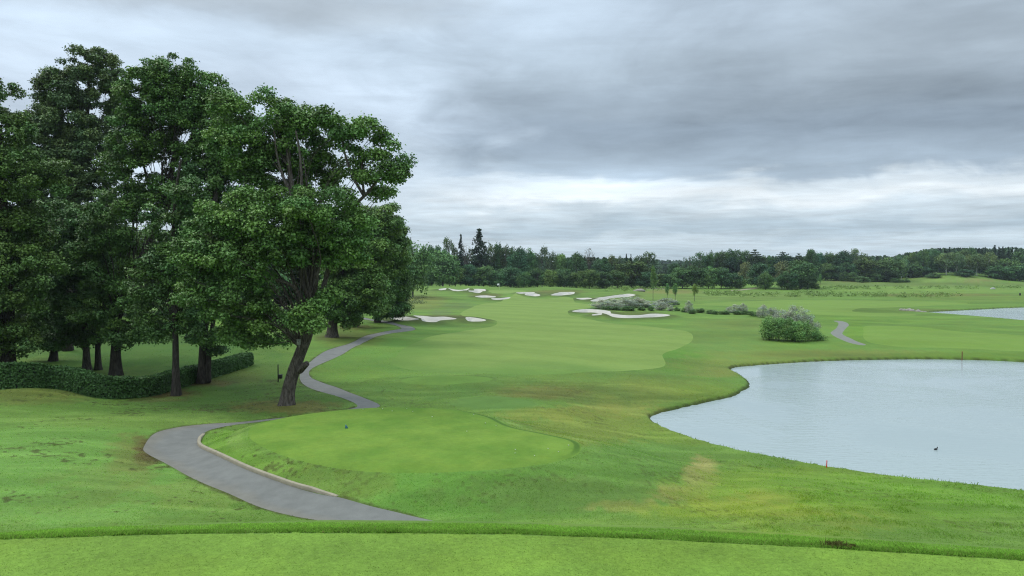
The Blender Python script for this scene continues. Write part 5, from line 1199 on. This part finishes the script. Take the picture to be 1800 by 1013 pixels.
# greyer at the upper right
c = mixc(nt, c, lin((160, 173, 184)), (azm + (n1 - .5) * 30).step(6, 30) * el.step(9, 14) * .7)
k = 1 + (n2 - .5) * .62 + (n1 - .5) * .60 + (n3 - .5) * .25 + (n5 - .5) * .6 * el.step(7, 10)
gp = (azm - 5.5) / 9.0; ge = (el - 6.0) / 1.3
gap = Sock(nt, (gp * gp + ge * ge).o)._m('MULTIPLY', -1.0)._m('EXPONENT')
k = k + gap * (n4 - .22) * 1.2
c = scale_col(nt, c, k)
up = el.step(20, 58) * 2.9 + 1
c = scale_col(nt, c, up)
sky = nt.nodes.new('ShaderNodeTexSky'); sky.sky_type = 'NISHITA'; sky.sun_disc = False; sky.sun_elevation = SUN_EL; sky.sun_rotation = SUN_AZ
skc = scale_col(nt, sky.outputs[0], .09)
c = mixc(nt, skc, c, .92)
below = el.step(-1.5, -.1)
c = mixc(nt, (.12, .16, .10), c, below)
bg = nt.nodes.new('ShaderNodeBackground'); nt.links.new(c, bg.inputs[0]); bg.inputs[1].default_value = 1.12
wo = nt.nodes.new('ShaderNodeOutputWorld'); nt.links.new(bg.outputs[0], wo.inputs[0])

sl = bpy.data.lights.new('sun', 'SUN'); sl.energy = 1.5; sl.angle = R(10); sl.color = (1, .95, .86)
so = bpy.data.objects.new('sun', sl); COL.objects.link(so)
from mathutils import Vector
sd = Vector((math.sin(SUN_AZ) * math.cos(SUN_EL), math.cos(SUN_AZ) * math.cos(SUN_EL), math.sin(SUN_EL)))
so.rotation_euler = sd.to_track_quat('Z', 'Y').to_euler(); so.location = (0, 0, 60)

HAZE = .00008
if HAZE:
    b0, b1 = (-1900, -1900, -4.5), (1900, 1900, 52)
    v = [(x, y, z) for z in (b0[2], b1[2]) for x, y in ((b0[0], b0[1]), (b1[0], b0[1]), (b1[0], b1[1]), (b0[0], b1[1]))]
    me = bpy.data.meshes.new('haze'); me.from_pydata(v, [], [(3, 2, 1, 0), (4, 5, 6, 7), (0, 1, 5, 4), (1, 2, 6, 5), (2, 3, 7, 6), (3, 0, 4, 7)]); me.update()
    hm = bpy.data.materials.new('haze'); hm.use_nodes = True; hn = hm.node_tree; hn.nodes.clear()
    pv = hn.nodes.new('ShaderNodeVolumePrincipled'); pv.inputs['Color'].default_value = (.80, .90, 1, 1); pv.inputs['Density'].default_value = HAZE; pv.inputs['Anisotropy'].default_value = .2
    ho = hn.nodes.new('ShaderNodeOutputMaterial'); hn.links.new(pv.outputs[0], ho.inputs['Volume'])
    tag(link('haze', me, None, hm), kind='stuff')

S.view_settings.view_transform = 'Standard'; S.view_settings.look = 'None'; S.view_settings.exposure = 0; S.view_settings.gamma = 1
S.render.engine = 'CYCLES'
S.cycles.max_bounces = 6; S.cycles.diffuse_bounces = 2; S.cycles.glossy_bounces = 2; S.cycles.transmission_bounces = 3; S.cycles.transparent_max_bounces = 4; S.cycles.volume_bounces = 0
S.cycles.use_denoising = True; S.cycles.denoising_input_passes = 'RGB_ALBEDO_NORMAL'; S.cycles.denoising_prefilter = 'NONE'; S.cycles.pixel_filter_type = 'BLACKMAN_HARRIS'; S.cycles.filter_width = 1.15; S.cycles.sample_clamp_indirect = 6
try: S.cycles.denoiser = 'OPENIMAGEDENOISE'
except Exception: pass
